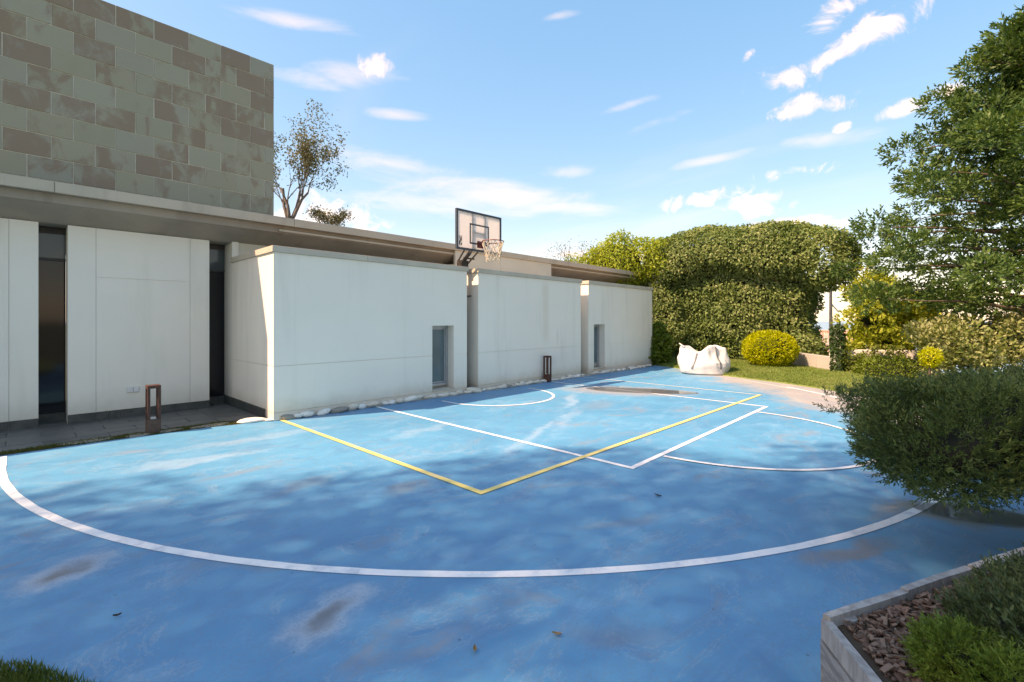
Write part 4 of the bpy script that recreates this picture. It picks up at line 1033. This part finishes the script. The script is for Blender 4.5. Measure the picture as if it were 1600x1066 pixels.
# golden-green tree-like shrub
def clump_crown(name, mat, parent, clumps, per, L, W_, loc, up=.3, spread=1.0, seed=0):
    Vs = []
    for (c_, r_) in clumps:
        m_ = int(per * (r_[0] / .5) ** 1.3 if hasattr(r_, '__len__') else per)
        U_ = rvec(m_); rad = rng.uniform(.35, 1, m_)[:, None] ** .6
        Q = np.array(c_) + U_ * rad * np.array(r_)
        Nn = unit(U_ + rvec(m_) * .7); D = unit(np.cross(Nn, rvec(m_)) * spread + U_ * .8 + np.array([0, 0, up]))
        Ls = rng.uniform(.6, 1.3, m_) * L; Vs.append(leaves(Q, D, Nn, Ls, Ls * W_ / L))
    return link(name, quads_mesh(name, np.concatenate(Vs) - np.array(loc)), mat, parent)
def clumped_shrub(name, loc, label, mat, ells, ncl, cr, per, L, W_, cat='shrub', trunk=None, seed=3, up=.2, fill=.8, core=None):
    e = empty(name, loc, label, cat); r_ = np.random.default_rng(seed); cl_ = []
    wts = np.array([k[1][0] * k[1][1] * k[1][2] for k in ells]) ** .66; wts = wts / wts.sum()
    for _ in range(ncl):
        c_, rr_ = ells[r_.choice(len(ells), p=wts)]; u = r_.normal(size=3); u /= np.linalg.norm(u); k = r_.uniform(fill - .35, 1.0)
        s = r_.uniform(.7, 1.35) * cr; cl_.append((np.array(c_) + u * k * np.array(rr_), (s, s, s * .8)))
    clump_crown('foliage', mat, e, cl_, per, L, W_, loc, up)
    if core:
        for i, (c_, r2) in enumerate(core): blob('dark_core', 'foliage_core', e, np.array(c_) - np.array(loc), r2, .15, 2.5, seed + i, 3)  # dark filler bodies added inside the crown to stop see-through
    if trunk:
        tb = MB()
        for pts, rad in trunk: tb.tube([Vector(p) - Vector(loc) for p in pts], rad, 7)
        tb.build('trunk', 'bark', e, smooth_=True)
    return e
def Wp(px, py, depth): x, y = cam2w(px, depth); return (x, y, zpx(py, depth))
dG = 13.9; b0 = Wp(1396, 585, dG)
clumped_shrub('golden_shrub', (b0[0], b0[1], 0), 'tall golden green shrub behind the white wall, left of the conifer', 'golden_tree_leaf',
              [(Wp(1350, 500, dG), (.75, .75, .75)), (Wp(1372, 455, dG + .2), (.75, .75, .7)), (Wp(1420, 500, dG), (.9, .9, .80)), (Wp(1400, 530, dG - .2), (1.1, .9, .5)), (Wp(1465, 520, dG), (.8, .8, .7)), (Wp(1335, 540, dG), (.45, .5, .45))],
              150, .27, 260, .12, .062, trunk=[([(b0[0], b0[1], -.1), (b0[0], b0[1], .9), Wp(1372, 480, dG)], [.10, .08, .03]), ([(b0[0], b0[1], .5), Wp(1430, 510, dG)], [.07, .03]), ([(b0[0], b0[1], .5), Wp(1350, 505, dG)], [.06, .02])], seed=8,
              core=[(Wp(1375, 495, dG + .3), (.55, .55, .55)), (Wp(1425, 510, dG + .3), (.65, .65, .5))])
dV = 11.2; b1 = Wp(1540, 600, dV)
clumped_shrub('variegated_shrub', (b1[0], b1[1], 0), 'pale variegated hedge shrub under the conifer at the right edge', 'variegated_leaf',
              [(Wp(1480, 530, dV), (.75, .75, .55)), (Wp(1545, 528, dV), (.9, .8, .62)), (Wp(1610, 530, dV - .2), (.9, .8, .66)), (Wp(1680, 530, dV - .3), (.9, .8, .66)), (Wp(1510, 560, dV), (1.2, .9, .5))],
              160, .25, 220, .10, .052, trunk=[([(b1[0], b1[1], -.1), (b1[0], b1[1], 1.1)], [.08, .04])], seed=12, core=[(Wp(1490, 535, dV + .3), (.5, .5, .4)), (Wp(1550, 535, dV + .3), (.7, .6, .5)), (Wp(1630, 535, dV + .3), (.8, .6, .5))])
lx_, ly_ = cam2w(1388, 12.3)
bush('low_lime_shrub', (lx_, ly_, 0), [ell((lx_, ly_, .30), (.62, .75, .36))], (lx_ - 1, ly_ - 1.1, 0), (lx_ + 1, ly_ + 1.1, .9), 5000, 'lime_leaf', 'low clipped lime green mound in front of the white garden wall', .06, .03, .03, 4, 91, [((lx_, ly_, .22), (.5, .62, .28))], depth=.1)
yx, yy_ = cam2w(1453, 9.6); yz = zpx(560, 9.6)
bush('yellow_globe_shrub', (yx, yy_, 0), [ell((yx, yy_, yz), (.15, .16, .17))], (yx - .3, yy_ - .3, .4), (yx + .3, yy_ + .3, 1.3), 1200, 'golden_leaf', 'small yellow globe shrub showing above the foreground juniper', .05, .022, .02, 6, 95, [((yx, yy_, yz), (.10, .10, .11))], depth=.06, trunk=[([(yx, yy_, 0), (yx, yy_, yz)], [.03, .02])])

# ------------------------------------------------------------------ big conifer
def conifer():
    bx, by_ = cam2w(1655, 11.0); e = empty('conifer_tree', (bx, by_, 0), 'big feathery green conifer leaning in from the right edge', 'tree')
    r_ = np.random.default_rng(17); H_ = 8.9; tb = MB()
    tb.tube([(0, 0, -.1), (.05, .02, 3), (-.05, .05, 6), (0, 0, 8), (0, 0, H_)], [.26, .21, .15, .07, .015], 9)
    cl_ = []
    nb = 112
    for k in range(nb):
        z = 1.60 + (H_ - 1.75) * (k / nb) ** .95; a = k * 2.399 + r_.uniform(-.3, .3)
        reach = np.interp(z, [1.5, 2.7, 3.5, 4.8, 6.2, 7.4, 8.2, 8.9], [3.6, 4.0, 3.65, 2.9, 2.3, 1.8, 1.0, .3]) * r_.uniform(.78, 1.08)
        rise = r_.uniform(.05, .35); d = np.array([math.cos(a), math.sin(a), 0]); pts = []
        for s in np.linspace(0, 1, 6): pts.append(np.array([0, 0, z]) + d * reach * s + np.array([0, 0, rise * reach * s * (1 - .45 * s)]) + r_.normal(0, .04, 3) * (s > 0))
        tb.tube(pts, [.055, .045, .036, .026, .016, .006], 5)
        for s in np.linspace(.40, 1.02, max(3, int(reach * 1.15))):
            c_ = np.array([0, 0, z]) + d * reach * s + np.array([0, 0, rise * reach * s * (1 - .45 * s)])
            side = np.array([-d[1], d[0], 0]); w = reach * .15
            cl_.append((c_ + side * r_.uniform(-w, w) + np.array([0, 0, r_.uniform(-.05, .15)]), d, r_.choice([.26, .38, .50, .62])))
    tb.build('trunk', 'bark', e, smooth_=True)
    Vs = []
    for (c_, d, s) in cl_:
        m_ = int(300 * s * s + 40)
        off = unit(r_.normal(size=(m_, 3))) * (r_.uniform(.2, 1, (m_, 1)) ** .5) * np.array([s * .78, s * .78, s * .56])
        D = unit(d * .5 + unit(off) * 1.1 + np.array([0, 0, .30]) + rvec(m_) * .35)
        Vs.append(sprays(c_ + off, D, rng.uniform(.6, 1.25, m_) * .17, 4, nl=.60, nw=.26, spread=.8))
    link('crown', quads_mesh('crown', np.concatenate(Vs)), 'conifer_leaf', e)
conifer()

# ------------------------------------------------------------------ sparse tree behind the house
def grow(tb, p, d, L, rad, lvl, tips, r_, spread=.55, upw=.12):
    pts = [p.copy()]; rads = [rad]
    for s in range(4):
        d = (d + Vector((r_.gauss(0, .13), r_.gauss(0, .13), r_.gauss(0, .06) + upw * .4))).normalized(); p = p + d * L / 4; pts.append(p.copy()); rads.append(rad * (1 - .13 * (s + 1)))
        if lvl <= 2: tips.append((p.copy(), d.copy()))
    tb.tube(pts, rads, 5 if lvl < 3 else 7)
    if lvl == 0: return
    for k in range(r_.choice([2, 3, 3])):
        a = r_.uniform(0, 6.28); o_ = d.orthogonal().normalized(); o_.rotate(Matrix.Rotation(a, 3, d)); nd = (d + o_ * spread * r_.uniform(.7, 1.3) + Vector((0, 0, upw))).normalized()
        q = pts[r_.choice([2, 3, 4, 4])]
        grow(tb, q, nd, L * r_.uniform(.62, .85), rads[-1] * .68, lvl - 1, tips, r_, spread, upw)
def sparse_tree(loc, label, base_h, L0, seed, nleaf, stems):
    e = empty('sparse_tree', loc, label, 'tree'); r_ = random.Random(seed); tb = MB(); tips = []
    tb.tube([(0, 0, 0), (.05, 0, base_h * .5), (0, 0, base_h)], [.16, .13, .10], 8)
    for (dx, dy) in stems: grow(tb, Vector((0, 0, base_h - .05)), Vector((dx, dy, 1)).normalized(), L0, .07, 4, tips, r_)
    tb.build('trunk', 'pale_bark', e, smooth_=True)
    tp = np.array([t_[0][:] for t_ in tips]); idx = rng.integers(0, len(tp), nleaf)
    P = tp[idx] + rng.normal(0, .09, (nleaf, 3)); link('crown', quads_mesh('crown', leaves(P, unit(rvec(nleaf) + np.array([0, 0, -.2])), rvec(nleaf), rng.uniform(.07, .14, nleaf), .045)), 'olive_leaf', e)
s0 = cam2w(452, 16.0); sparse_tree((s0[0], s0[1], 0), 'sparse open branched tree rising behind the house beside the slate wall', 5.0, 1.25, 4, 4000, ((-.25, .1), (.25, -.1), (.55, -.35), (-.1, -.2)))
s1 = cam2w(520, 17.5); sparse_tree((s1[0], s1[1], 0), 'small sparse treetop just above the roof slab, right of the larger one', 4.6, .50, 9, 1200, ((-.2, .1), (.3, -.2)))

# ------------------------------------------------------------------ street lamp, neighbour house
q0 = cam2w(1298, 24.0); sl_ = empty('street_lamp', (q0[0], q0[1], -.4), 'thin dark street lamp pole with grey lamp arm beside the hedge', 'lamp post')
top = zpx(424, 24.0) + .4
MB().tube([(0, 0, -.5), (0, 0, 2.5), (.02, 0, top)], [.09, .075, .06], 8).build('pole', 'steel_pole', sl_)
rv = Vector((ST, -CT, 0))
MB().tube([(.02, 0, top - .03), tuple(rv * .5 + Vector((0, 0, top + .05))), tuple(rv * .75 + Vector((0, 0, top + .09)))], .03, 6).build('arm', 'lamp_grey', sl_)
hd = MB(); c_ = rv * 1.0 + Vector((0, 0, top + .13))
hd.tube([c_ - rv * .32 - Vector((0, 0, .03)), c_ - rv * .1, c_ + rv * .25 + Vector((0, 0, .03)), c_ + rv * .34 + Vector((0, 0, .035))], [.05, .09, .08, .03], 8); hd.build('lamp_head', 'lamp_grey', sl_, smooth_=True)
z_s = zpx(474, 24) + .4
MB().tube([(0, 0, z_s), tuple(rv * .42 + Vector((0, 0, z_s - .46)))], .035, 6).build('strut', 'lamp_grey', sl_)
q1 = cam2w(1302, 31.0)
nb_ = empty('neighbour_house', (q1[0], q1[1], -3.0), 'neighbouring house with terracotta tiled roof seen in the gap', 'house', rz=R(YAW - 90))
# local x: to the right in view, local y: away
ze, zr = zpx(559, 31) + 3, zpx(520, 34) + 3
MB().box(-4, 6, .3, 8, -.5, ze - .05).build('wall', 'neighbour_wall', nb_)
rt = MB(); nx_ = 56; ny_ = 14; vs = []; fs = []
for j in range(ny_):
    f0, f1 = j / ny_, (j + 1) / ny_
    for (f_, dz) in ((f0, .05), (f1, 0.0)):
        for i in range(nx_ * 2 + 1): vs.append((-4.3 + 10.6 * i / (nx_ * 2), -.1 + 4.2 * f_, ze + (zr - ze) * f_ + dz + (.07 if i % 2 else 0)))
    b_ = 2 * j * (nx_ * 2 + 1)
    for i in range(nx_ * 2): fs.append((b_ + i, b_ + i + 1, b_ + nx_ * 2 + 1 + i + 1, b_ + nx_ * 2 + 1 + i))
rf = rt.add(vs, fs).build('roof', 'roof_terracotta', nb_)
MB().poly([(-4.3, 4.1), (6.3, 4.1), (6.3, 8.3), (-4.3, 8.3)], ze - .02, ze + .02).build('rear_roof', 'roof_terracotta', nb_)
MB().box(-.75, -.15, 3.9, 4.5, zr - .3, zr + .42).build('chimney', 'dark_metal', rf)
MB().tube([(-4.3, 4.1, zr + .06), (6.3, 4.1, zr + .06)], .12, 8).build('ridge', 'roof_terracotta', rf)
MB().box(-4.2, 6.2, -.16, -.04, ze - .12, ze + .02).build('gutter', 'neighbour_wall', rf)

# ------------------------------------------------------------------ leaves lying on the court
def fallen(px, py, size, mat, lab, k):
    Y = F_PX * EYE / (py - HOR); X = (px - 800) / F_PX * Y; x, y = X * ST + Y * CT, -X * CT + Y * ST
    r_ = random.Random(k); a = r_.uniform(0, 6.28); n_ = 9; L = size; top_ = []
    vs = []
    for i in range(n_):
        s = i / (n_ - 1); w = math.sin(math.pi * min(1, s * 1.05)) * L * .22
        vs += [((s - .5) * L, -w, .014 + .012 * abs(s - .5)), ((s - .5) * L, 0, .009 + .012 * abs(s - .5)), ((s - .5) * L, w, .016 + .012 * abs(s - .5))]
    fs = []
    for i in range(n_ - 1):
        for j in range(2): fs.append((3 * i + j, 3 * i + 3 + j, 3 * i + 4 + j, 3 * i + 1 + j))
    o = MB().add(vs, fs).build('fallen_leaf', mat, loc=(x, y, 0)); o.rotation_euler = (0, 0, a)
    md = o.modifiers.new('thick', 'SOLIDIFY'); md.thickness = .0015
    tag(o, lab, 'leaf')
fallen(742, 1018, .045, 'dead_leaf', 'single tan fallen leaf on the near blue court', 1)
fallen(183, 965, .035, 'dry_leaf_dark', 'dark dry leaf on the near left of the court', 2)
fallen(1028, 776, .07, 'dry_leaf_dark', 'thin dark twig like leaf beyond the yellow corner', 3)
fallen(870, 994, .05, 'dead_leaf', 'pale slender fallen leaf in the middle foreground', 7)

# ------------------------------------------------------------------ shade trees beyond the left edge (their shade lies over the near court)
def shade_tree(name, cx, cy, cz, R_, label, seed, nl=15500):
    e = empty(name, (cx, cy, 0), label, 'tree', 'shade trees beyond the left edge')
    la, lb = Lump(1.6, 8, seed), Lump(4.0, 8, seed + 1)
    sd = ell((cx, cy, cz), (R_, R_, R_ * .95)); sdf = lambda P: sd(P) - .35 * la(P) - .18 * lb(P)
    leafy('crown', 'shade_leaf', e, sdf, (cx - R_ - 1, cy - R_ - 1, cz - R_ - 1), (cx + R_ + 1, cy + R_ + 1, cz + R_ + 1), nl, R_ * .9, .05, .125, .08, 1.2, 0, .3, loc=(cx, cy, 0))
    tb = MB(); tb.tube([(0, 0, -.1), (.1, 0, cz * .5), (0, 0, cz)], [.2, .16, .1], 8)
    for k in range(7):
        a = k * .9; tb.tube([(0, 0, cz * .55 + k * .2), (R_ * .6 * math.cos(a), R_ * .6 * math.sin(a), cz + .3)], [.08, .03], 5)
    tb.build('trunk', 'bark', e)
nrm = (.647, .762)
for i, (sx, sy, hc, R_) in enumerate(((-1.45, 4.35, 13.5, 2.5), (2.02, 2.12, 14.5, 2.6), (5.35, -1.15, 15.0, 2.7))):
    cx, cy = sx - hc / 1.17, sy + hc / 1.17 * .40
    shade_tree('shade_tree', cx, cy, hc, R_, ['leafy shade tree beyond the left edge, nearest the house', 'leafy shade tree beyond the left edge, middle of three', 'leafy shade tree beside the camera, farthest from the house'][i], 100 + 3 * i)
